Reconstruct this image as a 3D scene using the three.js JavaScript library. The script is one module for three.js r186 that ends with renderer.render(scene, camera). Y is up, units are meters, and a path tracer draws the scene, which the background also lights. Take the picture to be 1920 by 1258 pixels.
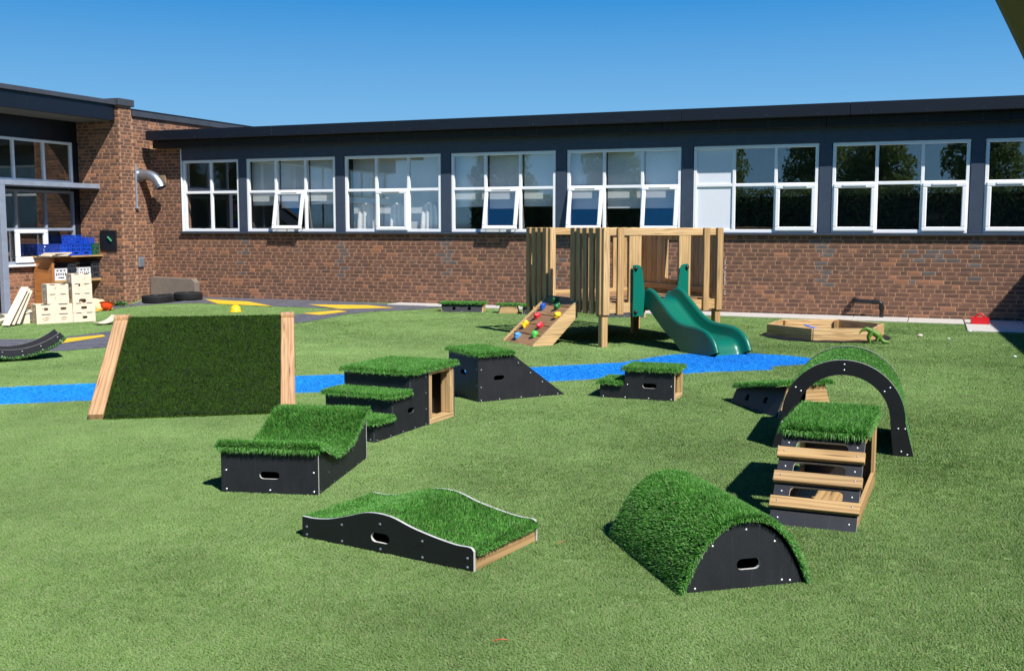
import * as THREE from 'three';
import { mergeGeometries, mergeVertices, toCreasedNormals } from 'three/addons/utils/BufferGeometryUtils.js';
import { ImprovedNoise } from 'three/addons/math/ImprovedNoise.js';

// ---------------------------------------------------------------- camera, sky, sun, exposure
const scene = new THREE.Scene();
const FOC = 1988.8, PITCH = 0.1031, EYE = 1.6006;              // focal length in photo pixels, tilt, eye height
const camera = new THREE.PerspectiveCamera(2 * Math.atan(629 / FOC) * 180 / Math.PI, 1920 / 1258, 0.05, 500);
camera.position.set(0, EYE, 0);
camera.rotation.set(-PITCH, 0, 0);

const renderer = new THREE.WebGLRenderer({ antialias: true });
renderer.toneMapping = THREE.LinearToneMapping;
renderer.toneMappingExposure = 1.35;
renderer.shadowMap.enabled = true;

const lin = (r, g, b) => new THREE.Color().setRGB(r / 255, g / 255, b / 255, THREE.SRGBColorSpace);
{ // clear blue sky, paler towards the horizon
  const stops = [[-90, 88, 104, 84], [-2, 92, 110, 92], [0, 150, 200, 236], [6, 119, 182, 232], [11.6, 60, 148, 218], [20, 44, 126, 203], [45, 34, 102, 184], [90, 26, 82, 160]]
    .map(([e, r, g, b]) => [e, lin(r, g, b).multiplyScalar(1 / renderer.toneMappingExposure)]);
  const w = 256, h = 512, d = new Float32Array(w * h * 4);
  for (let j = 0; j < h; j++) {
    const el = ((j + 0.5) / h - 0.5) * 180;
    let k = 0; while (k < stops.length - 2 && el > stops[k + 1][0]) k++;
    const t = Math.min(1, Math.max(0, (el - stops[k][0]) / (stops[k + 1][0] - stops[k][0])));
    const c = stops[k][1].clone().lerp(stops[k + 1][1], t);
    for (let i = 0; i < w; i++) { const q = (j * w + i) * 4; d[q] = c.r; d[q + 1] = c.g; d[q + 2] = c.b; d[q + 3] = 1; }
  }
  const t = new THREE.DataTexture(d, w, h, THREE.RGBAFormat, THREE.FloatType);
  t.mapping = THREE.EquirectangularReflectionMapping; t.magFilter = t.minFilter = THREE.LinearFilter; t.needsUpdate = true;
  scene.background = t; scene.environment = t;
}
const sun = new THREE.DirectionalLight(new THREE.Color(1, 0.965, 0.905), 5);
const SUN = new THREE.Vector3(0.559, 1.089, 0.829).normalize();
sun.position.copy(SUN).multiplyScalar(40).add(new THREE.Vector3(0, 0, -10));
sun.target.position.set(0, 0, -10);
sun.castShadow = true;
Object.assign(sun.shadow.camera, { left: -26, right: 26, top: 26, bottom: -26, near: 1, far: 90 });
sun.shadow.mapSize.set(4096, 4096);
scene.add(sun, sun.target);

// ---------------------------------------------------------------- frames of reference
const YAW = 0.3771, WD = 21.0245;
const U = new THREE.Vector3(Math.cos(YAW), 0, Math.sin(YAW)), N = new THREE.Vector3(-Math.sin(YAW), 0, Math.cos(YAW)), W0 = new THREE.Vector3(0, 0, -WD);
const cP = Math.cos(PITCH), sP = Math.sin(PITCH);
function ray(px, py) { const a = (px - 960) / FOC, b = -(py - 629) / FOC; return new THREE.Vector3(a, b * cP - sP, -b * sP - cP); }
function G(px, py, y = 0) { const r = ray(px, py), t = (y - EYE) / r.y; return new THREE.Vector3(r.x * t, y, r.z * t); }   // pixel -> point on the level y
function toUW(p) { const q = p.clone().sub(W0); return [q.dot(U), q.dot(N)]; }
function wl(u, v, w) { return W0.clone().addScaledVector(U, u).addScaledVector(N, w).setY(v); }
const sstep = x => { x = Math.min(1, Math.max(0, x)); return x * x * (3 - 2 * x); };
function gyUW(u, w) { return -0.15 * sstep((-6.9 - u) / 1.4) * sstep((w - 0.1) / 0.9); }   // the ground falls a little towards the left wing
function gy(x, z) { const [u, w] = toUW(new THREE.Vector3(x, 0, z)); return gyUW(u, w); }

// ---------------------------------------------------------------- helpers
let seed = 20240611;
const rnd = () => { seed = (Math.imul(seed, 1664525) + 1013904223) >>> 0; return seed / 4294967296; };
const rr = (a, b) => a + (b - a) * rnd();
const pick = a => a[Math.floor(rnd() * a.length)];
const V3 = (x, y, z) => new THREE.Vector3(x, y, z);
const noise = new ImprovedNoise();
function fbm(x, y, o = 4, z = 0) { let s = 0, a = 0.5, f = 1; for (let i = 0; i < o; i++) { s += a * noise.noise(x * f, y * f, z + i * 7.3); a *= 0.5; f *= 2; } return s; }

const names = {};
function numbered(n) { const k = names[n] = (names[n] ?? -1) + 1; return k ? n + '_' + String(k).padStart(3, '0') : n; }
function tag(o, label, category, group, kind) { if (label) o.userData.label = label; if (category) o.userData.category = category; if (group) o.userData.group = group; if (kind) o.userData.kind = kind; return o; }
function thing(name, label, category, group) { const g = new THREE.Group(); g.name = numbered(name); scene.add(g); return tag(g, label, category, group); }
function inBuilding(o) { o.position.copy(W0); o.rotation.y = -YAW; return o; }

function planarUV(g, scale = 1, along) {          // uv in metres from each face's own axes, v along the longest side
  g.computeBoundingBox(); const s = g.boundingBox.getSize(V3());
  const L = along ?? (s.x >= s.y && s.x >= s.z ? 0 : s.y >= s.z ? 1 : 2);
  const p = g.attributes.position, uv = new Float32Array(p.count * 2), ou = rnd() * 7, ov = rnd() * 7;
  const a = V3(), b = V3(), c = V3(), n = V3();
  for (let i = 0; i < p.count; i += 3) {
    a.fromBufferAttribute(p, i); b.fromBufferAttribute(p, i + 1); c.fromBufferAttribute(p, i + 2);
    n.copy(b).sub(a).cross(c.clone().sub(a));
    const an = [Math.abs(n.x), Math.abs(n.y), Math.abs(n.z)], k = an.indexOf(Math.max(...an));
    const rest = [0, 1, 2].filter(q => q !== k);
    const vv = rest.includes(L) ? L : rest[1], uu = rest.find(q => q !== vv);
    [a, b, c].forEach((q, j) => { uv[(i + j) * 2] = q.getComponent(uu) * scale + ou + k * 0.37; uv[(i + j) * 2 + 1] = q.getComponent(vv) * scale + ov; });
  }
  g.setAttribute('uv', new THREE.BufferAttribute(uv, 2)); return g;
}
function clean(g) {
  if (g.index) g = g.toNonIndexed();
  for (const k of Object.keys(g.attributes)) if (!['position', 'normal', 'uv', 'color'].includes(k)) g.deleteAttribute(k);
  if (!g.attributes.uv) planarUV(g);
  g.clearGroups?.(); g.groups = [];
  return g;
}
function cbox(w, h, d, c = 0.004, along) {        // chamfered box, centred
  const X = w / 2, Y = h / 2, Z = d / 2; c = Math.min(c, X * 0.45, Y * 0.45, Z * 0.45);
  const pos = [];
  const v = (k, sx, sy, sz) => k === 0 ? V3(sx * X, sy * (Y - c), sz * (Z - c)) : k === 1 ? V3(sx * (X - c), sy * Y, sz * (Z - c)) : V3(sx * (X - c), sy * (Y - c), sz * Z);
  const tri = (a, b, e) => { const n = b.clone().sub(a).cross(e.clone().sub(a)); if (n.dot(a.clone().add(b).add(e)) < 0) [b, e] = [e, b]; pos.push(...a, ...b, ...e); };
  const quad = (a, b, e, f) => { tri(a, b, e); tri(a, e, f); };
  for (const s of [-1, 1]) {
    quad(v(0, s, -1, -1), v(0, s, 1, -1), v(0, s, 1, 1), v(0, s, -1, 1));
    quad(v(1, -1, s, -1), v(1, 1, s, -1), v(1, 1, s, 1), v(1, -1, s, 1));
    quad(v(2, -1, -1, s), v(2, 1, -1, s), v(2, 1, 1, s), v(2, -1, 1, s));
    if (c > 0) for (const t of [-1, 1]) {
      quad(v(0, s, t, -1), v(0, s, t, 1), v(1, s, t, 1), v(1, s, t, -1));
      quad(v(0, s, -1, t), v(0, s, 1, t), v(2, s, 1, t), v(2, s, -1, t));
      quad(v(1, -1, s, t), v(1, 1, s, t), v(2, 1, s, t), v(2, -1, s, t));
      for (const q of [-1, 1]) tri(v(0, s, t, q), v(1, s, t, q), v(2, s, t, q));
    }
  }
  const g = new THREE.BufferGeometry(); g.setAttribute('position', new THREE.Float32BufferAttribute(pos, 3));
  g.computeVertexNormals(); return planarUV(g, 1, along);
}
function at(g, x = 0, y = 0, z = 0, rx = 0, ry = 0, rz = 0, s = 1) {
  const m = new THREE.Matrix4().compose(V3(x, y, z), new THREE.Quaternion().setFromEuler(new THREE.Euler(rx, ry, rz)), typeof s === 'number' ? V3(s, s, s) : V3(...s));
  return g.applyMatrix4(m);
}
const bx = (x0, x1, y0, y1, z0, z1, c = 0.004, along) => at(cbox(x1 - x0, y1 - y0, z1 - z0, c, along), (x0 + x1) / 2, (y0 + y1) / 2, (z0 + z1) / 2);
function beam(a, b, w, h, c = 0.004, up = V3(0, 1, 0)) {      // bar from a to b, w sideways, h upward
  const d = b.clone().sub(a), L = d.length(); d.normalize();
  const s = up.clone().cross(d).normalize(), u = d.clone().cross(s);
  const g = cbox(w, h, L, c, 2);
  return g.applyMatrix4(new THREE.Matrix4().makeBasis(s, u, d).setPosition(a.clone().add(b).multiplyScalar(0.5)));
}
function merged(gs) { gs = [gs].flat(9).map(clean); if (gs.length === 1) return gs[0]; const col = gs.some(g => g.attributes.color); if (!col) gs.forEach(g => g.deleteAttribute('color')); return mergeGeometries(gs, false); }
function part(name, gs, m, parent = scene, label) {
  const o = new THREE.Mesh(merged(gs), m); o.name = parent === scene ? numbered(name) : name; o.castShadow = o.receiveShadow = true;
  if (label) o.userData.label = label; parent.add(o); return o;
}
function tube(pts, r, seg = 24, rad = 10, closed = false) { return new THREE.TubeGeometry(new THREE.CatmullRomCurve3(pts.map(p => Array.isArray(p) ? V3(...p) : p), closed, 'centripetal'), seg, r, rad, closed); }
function shapeOf(pts, holes = []) { const s = new THREE.Shape(pts.map(p => new THREE.Vector2(...p))); for (const h of holes) s.holes.push(h); return s; }
function slot(cx, cy, w, h, n = 6) {                // rounded hole
  const r = h / 2, p = new THREE.Path(), a = [];
  for (let i = 0; i <= n; i++) { const t = Math.PI / 2 + Math.PI * i / n; a.push([cx - w / 2 + r + r * Math.cos(t), cy + r * Math.sin(t)]); }
  for (let i = 0; i <= n; i++) { const t = -Math.PI / 2 + Math.PI * i / n; a.push([cx + w / 2 - r + r * Math.cos(t), cy + r * Math.sin(t)]); }
  p.setFromPoints(a.reverse().map(q => new THREE.Vector2(...q))); return p;
}
function rhole(x0, x1, y0, y1, r) {
  const a = []; [[x1 - r, y1 - r, 0], [x0 + r, y1 - r, 1], [x0 + r, y0 + r, 2], [x1 - r, y0 + r, 3]].forEach(([cx, cy, k]) => { for (let i = 0; i <= 5; i++) { const t = (k + i / 5) * Math.PI / 2; a.push(new THREE.Vector2(cx + r * Math.cos(t), cy + r * Math.sin(t))); } });
  return new THREE.Path().setFromPoints(a.reverse());
}
function sliceGeo(g, start, count) { const o = new THREE.BufferGeometry(); for (const k of ['position', 'normal', 'uv']) { const a = g.attributes[k], n = a.itemSize; o.setAttribute(k, new THREE.BufferAttribute(a.array.slice(start * n, (start + count) * n), n)); } return o; }
function extr(pts, thick, holes = [], bevel = 0) {
  return new THREE.ExtrudeGeometry(shapeOf(pts, holes), bevel ? { depth: thick - 2 * bevel, bevelEnabled: true, bevelSize: bevel, bevelThickness: bevel, bevelOffset: -bevel, bevelSegments: 2, curveSegments: 8 } : { depth: thick, bevelEnabled: false });
}
function board(name, pts, thick, holes, mat4, parent, mFace, mEdge) {       // sheet with its faces in one finish and its cut edge in another
  const g = extr(pts, thick, holes).applyMatrix4(mat4);
  const caps = g.groups.filter(q => q.materialIndex === 0), sides = g.groups.filter(q => q.materialIndex === 1);
  const o = part(name, caps.map(q => sliceGeo(g, q.start, q.count)), mFace, parent);
  part('cut_edge', sides.map(q => sliceGeo(g, q.start, q.count)), mEdge, o);
  return o;
}
const M4 = (x, y, z, ry = 0, rx = 0, rz = 0) => new THREE.Matrix4().compose(V3(x, y, z), new THREE.Quaternion().setFromEuler(new THREE.Euler(rx, ry, rz, 'YXZ')), V3(1, 1, 1));

// ---------------------------------------------------------------- textures and materials
function dataTex(w, h, f, srgb = true) {
  const d = new Uint8Array(w * h * 4);
  for (let j = 0; j < h; j++) for (let i = 0; i < w; i++) { const c = f(i, j), q = (j * w + i) * 4; d[q] = c[0]; d[q + 1] = c[1]; d[q + 2] = c[2]; d[q + 3] = 255; }
  const t = new THREE.DataTexture(d, w, h); t.wrapS = t.wrapT = THREE.RepeatWrapping; t.magFilter = THREE.LinearFilter; t.minFilter = THREE.LinearMipmapLinearFilter; t.generateMipmaps = true;
  if (srgb) t.colorSpace = THREE.SRGBColorSpace; t.needsUpdate = true; return t;
}
const rep = (t, x, y) => { const c = t.clone(); c.repeat.set(x, y ?? x); c.needsUpdate = true; return c; };
const per = (i, n, k) => [Math.cos(i / n * 2 * Math.PI) * k, Math.sin(i / n * 2 * Math.PI) * k];
function tfbm(i, j, w, h, kx, ky, o = 4) {            // tileable noise
  const [a, b] = per(i, w, kx / 6.283), [c, d] = per(j, h, ky / 6.283); let s = 0, am = 0.5, f = 1;
  for (let q = 0; q < o; q++) { s += am * noise.noise(a * f + c * f * 1.37 + q * 5.1, b * f + 3.7 * q, d * f + c * f * 0.61 + 9.2); am *= 0.5; f *= 2; } return s;
}
const clamp8 = x => Math.max(0, Math.min(255, x));
const woodTex = dataTex(512, 512, (i, j) => {          // pine: growth rings cut lengthways, knots
  const x = i / 512, y = j / 512;
  let k = 0; const kn = [[0.22, 0.2], [0.7, 0.62], [0.45, 0.88], [0.86, 0.12]];
  let bend = 0; for (const [a, b] of kn) { const dx = x - a, dy = (y - b) * 0.28, r = Math.hypot(dx, dy); bend += 0.05 * Math.exp(-r * r / 0.004) * Math.sign(dx || 1); k += Math.exp(-r * r / 0.00022); }
  const wob = tfbm(i, j, 512, 512, 3, 1.2, 3) * 0.16;
  const ring = 0.5 + 0.5 * Math.sin((x + wob + bend) * 2 * Math.PI * 11);
  const fine = tfbm(i * 1, j, 512, 512, 90, 3, 2) * 26, blot = tfbm(i, j, 512, 512, 4, 3, 3) * 34;
  const s = 232 - 34 * Math.pow(ring, 2.2) + fine + blot - 95 * Math.min(1, k);
  return [clamp8(s), clamp8(s * 0.965 - 6 * ring - 14 * k), clamp8(s * 0.9 - 14 * ring - 24 * k)];
});
const mottle = dataTex(256, 256, (i, j) => { const s = 236 + 26 * tfbm(i, j, 256, 256, 6, 6, 4) + rr(-9, 9); return [clamp8(s), clamp8(s), clamp8(s)]; });
const speck = dataTex(256, 256, (i, j) => { const r = rnd(); const s = 150 + 60 * tfbm(i, j, 256, 256, 5, 5, 4) + (r < 0.1 ? 70 : r > 0.85 ? -60 : rr(-30, 30)); return [clamp8(s), clamp8(s), clamp8(s)]; });
const scuff = (() => {                                   // black panel finish: grain, dried splashes running down, scratches
  const st = [...Array(46)].map(() => ({ x: rnd() * 512, y: rnd() * 512, l: rr(30, 190), w: rr(0.7, 2.2), s: rr(-0.12, 0.12), k: rr(14, 52) })), sc = [...Array(60)].map(() => ({ x: rnd() * 512, y: rnd() * 512, l: rr(14, 70), a: rr(0, 3.14), k: rr(16, 44) }));
  const add = new Float32Array(512 * 512), put = (x, y, v) => { const i = ((Math.round(y) % 512 + 512) % 512) * 512 + ((Math.round(x) % 512 + 512) % 512); add[i] = Math.max(add[i], v); };
  for (const o of st) for (let y = 0; y < o.l; y++) for (let q = -o.w; q <= o.w; q++) put(o.x + q + o.s * y, o.y - y, o.k * (1 - y / o.l) * (0.5 + 0.5 * rnd()));
  for (const o of sc) for (let t = 0; t < o.l; t += 0.6) put(o.x + t * Math.cos(o.a), o.y + t * Math.sin(o.a), o.k);
  return dataTex(512, 512, (i, j) => { const r = rnd(), s = 158 + 42 * tfbm(i, j, 512, 512, 7, 5, 4) + (r < 0.06 ? 48 : rr(-22, 22)) + add[j * 512 + i]; return [clamp8(s), clamp8(s), clamp8(s)]; });
})();
const std = (c, rough, o = {}) => new THREE.MeshStandardMaterial({ color: c, roughness: rough, ...o });
const phy = (c, rough, o = {}) => new THREE.MeshPhysicalMaterial({ color: c, roughness: rough, ...o });
const wood = (r, g, b, k = 1.4) => std(lin(r, g, b), 0.72, { map: rep(woodTex, 3.2, 0.62), bumpMap: rep(woodTex, 3.2, 0.62), bumpScale: 0.0012 });
const M = {
  pine: [wood(218, 188, 142), wood(208, 176, 128), wood(226, 198, 154), wood(202, 172, 128)],
  decking: [wood(172, 138, 104), wood(182, 146, 110), wood(164, 130, 96)],
  rampWood: wood(216, 178, 140), shelfWood: wood(196, 134, 78), paleWood: std(lin(244, 226, 200), 0.75, { map: rep(mottle, 2), bumpMap: rep(woodTex, 3.2, 0.62), bumpScale: 0.001 }), darkWood: wood(62, 54, 36),
  hdpe: std(lin(60, 62, 68), 0.52, { map: rep(scuff, 1.15), bumpMap: rep(speck, 6), bumpScale: 0.0006 }),
  hdpeDark: std(lin(38, 38, 42), 0.52, { map: rep(scuff, 1.3) }),
  edge: std(lin(206, 204, 198), 0.6, { map: rep(mottle, 3) }), edgeDark: std(lin(70, 72, 76), 0.6),
  bolt: std(lin(168, 170, 174), 0.4, { metalness: 0.9 }),
  backing: std(lin(22, 40, 16), 1),
  slate: std(lin(64, 76, 94), 0.5, { map: rep(mottle, 0.7) }), navy: std(lin(18, 23, 34), 0.45, { map: rep(mottle, 0.5) }), blackBoard: std(lin(16, 17, 21), 0.6, { map: rep(mottle, 0.6) }),
  coping: std(lin(70, 74, 82), 0.55, { map: rep(mottle, 0.8) }), soffit: std(lin(120, 118, 112), 0.8, { map: rep(mottle, 0.5) }),
  upvc: phy(lin(240, 242, 244), 0.3, { clearcoat: 0.2 }), alu: std(lin(150, 160, 176), 0.45, { map: rep(mottle, 1.3) }), whitePanel: std(lin(226, 230, 236), 0.5),
  glass: phy(0xffffff, 0.01, { transmission: 1, thickness: 0, ior: 2.0 }),
  blind: std(lin(208, 214, 216), 0.9), curtain: phy(lin(236, 236, 232), 0.9),
  room: std(lin(96, 96, 92), 0.9), roomFloor: std(lin(70, 66, 60), 0.8), display: std(lin(150, 70, 60), 0.9),
  mortar: std(lin(190, 148, 114), 0.95, { map: rep(mottle, 3), bumpMap: rep(mottle, 14), bumpScale: 0.002 }),
  concrete: std(lin(132, 120, 108), 0.9, { map: rep(mottle, 1.5), bumpMap: rep(mottle, 8), bumpScale: 0.002 }), paving: std(lin(206, 200, 192), 0.9, { map: rep(mottle, 1.6), bumpMap: rep(mottle, 9), bumpScale: 0.0015 }),
  tarmac: std(lin(158, 158, 170), 0.95, { map: rep(speck, 1.7), bumpMap: rep(speck, 6), bumpScale: 0.003 }),
  yellow: std(lin(246, 196, 34), 0.9, { map: rep(mottle, 2) }),
  slide: phy(lin(0, 102, 80), 0.4, { clearcoat: 0.15, clearcoatRoughness: 0.3 }), slidePanel: phy(lin(0, 108, 90), 0.42, {}),
  blackPlastic: std(lin(26, 27, 29), 0.4), rubber: std(lin(38, 39, 42), 0.8, { map: rep(speck, 3) }),
  steel: std(lin(176, 182, 190), 0.42, { metalness: 0.9 }),
};
const plastic = (r, g, b, k = 0.4) => phy(lin(r, g, b), k, { clearcoat: 0.15 });
const pine = () => pick(M.pine);
const sph = new THREE.SphereGeometry(1, 8, 6);
const boltGeo = clean(new THREE.LatheGeometry([[0, 0.006], [0.004, 0.0052], [0.0075, 0.003], [0.0095, 0]].map(p => new THREE.Vector2(...p)), 10));
function bolt(parent, x, y, z, rx = 0, ry = 0, s = 1) { const o = new THREE.Mesh(boltGeo, M.bolt); o.name = 'bolt'; o.castShadow = o.receiveShadow = true; o.position.set(x, y, z); o.rotation.set(rx, ry, 0, 'YXZ'); o.scale.setScalar(s * 0.82); parent.add(o); return o; }
const FZ = Math.PI / 2;      // bolt facing +z
// ---------------------------------------------------------------- artificial turf
const EMERALD = [[0.058, 0.23, 0.026], [0.075, 0.27, 0.035], [0.045, 0.185, 0.02], [0.115, 0.31, 0.055], [0.16, 0.32, 0.085]];
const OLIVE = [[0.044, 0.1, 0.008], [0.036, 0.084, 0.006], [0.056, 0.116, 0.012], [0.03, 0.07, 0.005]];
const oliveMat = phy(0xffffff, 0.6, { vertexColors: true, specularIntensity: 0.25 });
const pileMat = phy(0xffffff, 0.45, { vertexColors: true, specularIntensity: 0.6 });
class Pile {
  constructor() { this.p = []; this.n = []; this.c = []; }
  blade(p, d, L, w, col, sag = 0.25, down = V3(0, -1, 0)) {
    let s = V3(rnd() - 0.5, rnd() - 0.5, rnd() - 0.5).cross(d).normalize().multiplyScalar(w / 2);
    const m = p.clone().addScaledVector(d, L * 0.55).addScaledVector(down, L * sag * 0.25), t = p.clone().addScaledVector(d, L * 0.95).addScaledVector(down, L * sag);
    const a = p.clone().sub(s), b = p.clone().add(s), e = m.clone().addScaledVector(s, -0.9), f = m.clone().addScaledVector(s, 0.9);
    for (const [x, y, z] of [[a, b, f], [a, f, e], [e, f, t]]) {
      const n = y.clone().sub(x).cross(z.clone().sub(x)).normalize();
      for (const q of [x, y, z]) { this.p.push(q.x, q.y, q.z); this.n.push(n.x, n.y, n.z); this.c.push(col[0], col[1], col[2]); }
    }
  }
  geo() { const g = new THREE.BufferGeometry(); g.setAttribute('position', new THREE.Float32BufferAttribute(this.p, 3)); g.setAttribute('normal', new THREE.Float32BufferAttribute(this.n, 3)); g.setAttribute('color', new THREE.Float32BufferAttribute(this.c, 3)); g.setAttribute('uv', new THREE.Float32BufferAttribute(new Float32Array(this.p.length / 3 * 2), 2)); return g; }
}
function turf(parent, o) {
  const { prof, z0, z1, m = new THREE.Matrix4(), density = 30000, len = 0.034, width = 0.0034, pal = EMERALD, edges = [1, 1, 1, 1], lean = [0, 0], spread = 0.45, hang = 1, mat = 0.012, fibre = pileMat } = o;
  const n = prof.length, P = prof.map(p => new THREE.Vector2(...p)), Nn = [], T = [];
  for (let i = 0; i < n; i++) { const t = P[Math.min(n - 1, i + 1)].clone().sub(P[Math.max(0, i - 1)]).normalize(); T.push(t); Nn.push(new THREE.Vector2(-t.y, t.x)); }
  const cum = [0]; for (let i = 1; i < n; i++) cum.push(cum[i - 1] + P[i].distanceTo(P[i - 1]));
  const total = cum[n - 1], W = z1 - z0, R = new THREE.Matrix3().setFromMatrix4(m), down = V3(0, -1, 0);
  const invDown = down.clone().applyMatrix3(R.clone().transpose());
  const ev = s => { let i = 0; while (i < n - 2 && s > cum[i + 1]) i++; const t = (s - cum[i]) / Math.max(1e-6, cum[i + 1] - cum[i]); return [P[i].clone().lerp(P[i + 1], t), Nn[i].clone().lerp(Nn[i + 1], t).normalize(), T[i].clone().lerp(T[i + 1], t).normalize()]; };
  const pile = new Pile(), count = Math.round(total * W * density);
  const put = (p, d, L, sag) => { const k = fbm(p.x * 9 + z0 * 3, p.z * 9, 2, total) * 0.5 + 1; const c = pick(pal).map(q => q * k * rr(0.85, 1.15)); pile.blade(p.applyMatrix4(m), d.applyMatrix3(R).normalize(), L, width * rr(0.8, 1.25), c, sag, down); };
  for (let i = 0; i < count; i++) {
    const s = rnd() * total, z = z0 + rnd() * W, [p, nn, tt] = ev(s), a = rnd() * 6.283, q = spread * Math.sqrt(rnd());
    const d = V3(nn.x, nn.y, 0).addScaledVector(V3(tt.x, tt.y, 0), q * Math.cos(a) + lean[0]).addScaledVector(V3(0, 0, 1), q * Math.sin(a) + lean[1]);
    const k = 0.02;                                   // the pile splays over the edges
    if (edges[0]) d.addScaledVector(V3(-tt.x, -tt.y, 0), 0.55 * Math.max(0, 1 - s / k)); if (edges[1]) d.addScaledVector(V3(tt.x, tt.y, 0), 0.55 * Math.max(0, 1 - (total - s) / k));
    if (edges[2]) d.z -= 0.55 * Math.max(0, 1 - (z - z0) / k); if (edges[3]) d.z += 0.55 * Math.max(0, 1 - (z1 - z) / k);
    put(V3(p.x, p.y, z), d.normalize(), len * rr(0.66, 0.98), rr(0.05, 0.25));
  }
  const rim = (fn, length) => { const c = Math.round(length * density * 0.06); for (let i = 0; i < c; i++) { const [p, nv, ov, av] = fn(rnd()); const f = rr(0.05, 1.7) * hang, d = nv.clone().multiplyScalar(Math.cos(f)).addScaledVector(ov, Math.sin(f)).addScaledVector(av, rr(-0.4, 0.4)); put(p.addScaledVector(nv, -rnd() * 0.018), d.normalize(), len * rr(0.5, 0.78), rr(0.1, 0.3) + 0.4 * Math.max(0, Math.sin(f))); } };
  const e3 = (v) => V3(v.x, v.y, 0);
  if (edges[0]) rim(t => { const [p, nn, tt] = ev(0); return [V3(p.x, p.y, z0 + t * W), e3(nn), e3(tt).negate(), V3(0, 0, 1)]; }, W);
  if (edges[1]) rim(t => { const [p, nn, tt] = ev(total); return [V3(p.x, p.y, z0 + t * W), e3(nn), e3(tt), V3(0, 0, 1)]; }, W);
  if (edges[2]) rim(t => { const [p, nn, tt] = ev(t * total); return [V3(p.x, p.y, z0), e3(nn), V3(0, 0, -1), e3(tt)]; }, total);
  if (edges[3]) rim(t => { const [p, nn, tt] = ev(t * total); return [V3(p.x, p.y, z1), e3(nn), V3(0, 0, 1), e3(tt)]; }, total);
  // woven mat under the pile
  const top = P.map((p, i) => [p.x, p.y]), bot = P.map((p, i) => [p.x - Nn[i].x * mat, p.y - Nn[i].y * mat]).reverse();
  const back = extr([...top, ...bot].reverse(), W).applyMatrix4(new THREE.Matrix4().makeTranslation(0, 0, z0)).applyMatrix4(m);
  const b = part('turf_mat', back, M.backing, parent);
  const g = part('grass_pile', pile.geo(), fibre, parent); tag(g, null, null, null, 'stuff');
  return g;
}

// ---------------------------------------------------------------- setting: ground sheet, paths, turf
const poly = pts => pts.map(([x, y]) => { const g = G(x, y, 0); return [g.x, g.z]; });
function inside(p, x, z) { let c = false; for (let i = 0, j = p.length - 1; i < p.length; j = i++) { const [xi, zi] = p[i], [xj, zj] = p[j]; if ((zi > z) !== (zj > z) && x < (xj - xi) * (z - zi) / (zj - zi) + xi) c = !c; } return c; }
const RIVER = poly([[-160, 735], [0, 728], [180, 720], [560, 706], [650, 703], [860, 697], [1000, 690], [1165, 681], [1255, 667], [1320, 663], [1400, 663], [1480, 668], [1522, 673], [1516, 684], [1452, 688], [1446, 695], [1330, 699], [1285, 702], [1165, 709], [1035, 717], [850, 728], [605, 737], [560, 738], [180, 752], [0, 760], [-160, 768]]);
// grey path: along the main wall, round the helmet lawn and past the grass-covered ramp
const PATH_A = poly([[376, 556], [480, 559], [640, 566], [780, 573], [842, 576], [770, 582], [700, 585], [650, 590], [596, 601], [560, 606], [480, 616], [330, 640], [210, 652], [120, 659], [0, 662], [-260, 668], [-260, 640], [0, 637.5], [80, 637], [140, 631], [207, 622], [330, 609], [470, 596], [560, 590], [632, 579.5], [560, 577], [470, 574], [372, 569], [300, 571], [255, 574.5], [216, 580], [168, 588], [60, 600], [-260, 612], [-260, 575], [0, 570], [215, 562], [290, 556]]);
function stripUW(u, w) { return (u > -2.6 && w < 0.62 + 0.03 * u) || (u > 8.28 && w < 2.1); }     // pale paving by the wall
const paved = (x, z) => { const [u, w] = toUW(V3(x, 0, z)); return stripUW(u, w); };
const stripe = pts => poly(pts);
const STRIPES = [
  [[383, 562], [467, 567], [511, 575.6], [408, 571]], [[577, 572], [688, 573.5], [739, 578.5], [638, 580.6]], [[565.6, 589], [632, 583], [651, 585.5], [599, 592]],
  [[111, 637.5], [192, 629.5], [197, 632.5], [112, 646]], [[167, 577], [205, 572], [212, 581], [168, 587]]].map(stripe);

const turfTex = dataTex(512, 512, (i, j) => { const r = rnd(); const k = 1 + 0.5 * tfbm(i, j, 512, 512, 9, 9, 4) + rr(-0.32, 0.32); return [clamp8((r < 0.12 ? 158 : 124) * k), clamp8((r < 0.12 ? 168 : 146) * k), clamp8((r < 0.12 ? 112 : 88) * k)]; });
{
  const lines = a => { const o = [-160, -70, -40, -26]; for (let q = -20; q <= 24.01; q += a) o.push(q); o.push(32, 50, 90, 160); return o; };
  const us = lines(0.4), ws = lines(0.4), pos = [], uv = [], idx = [];
  for (const w of ws) for (const u of us) { pos.push(u, gyUW(u, w), w); uv.push(u / 1.3, w / 1.3); }
  for (let j = 0; j < ws.length - 1; j++) for (let i = 0; i < us.length - 1; i++) { const a = j * us.length + i; idx.push(a, a + us.length, a + 1, a + 1, a + us.length, a + us.length + 1); }
  const g = new THREE.BufferGeometry(); g.setAttribute('position', new THREE.Float32BufferAttribute(pos, 3)); g.setAttribute('uv', new THREE.Float32BufferAttribute(uv, 2)); g.setIndex(idx); g.computeVertexNormals();
  const o = new THREE.Mesh(g, std(0xffffff, 1, { map: turfTex })); o.name = 'ground'; o.receiveShadow = true; tag(o, 'green artificial turf playground floor', 'ground', null, 'structure'); scene.add(inBuilding(o));
}
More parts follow.
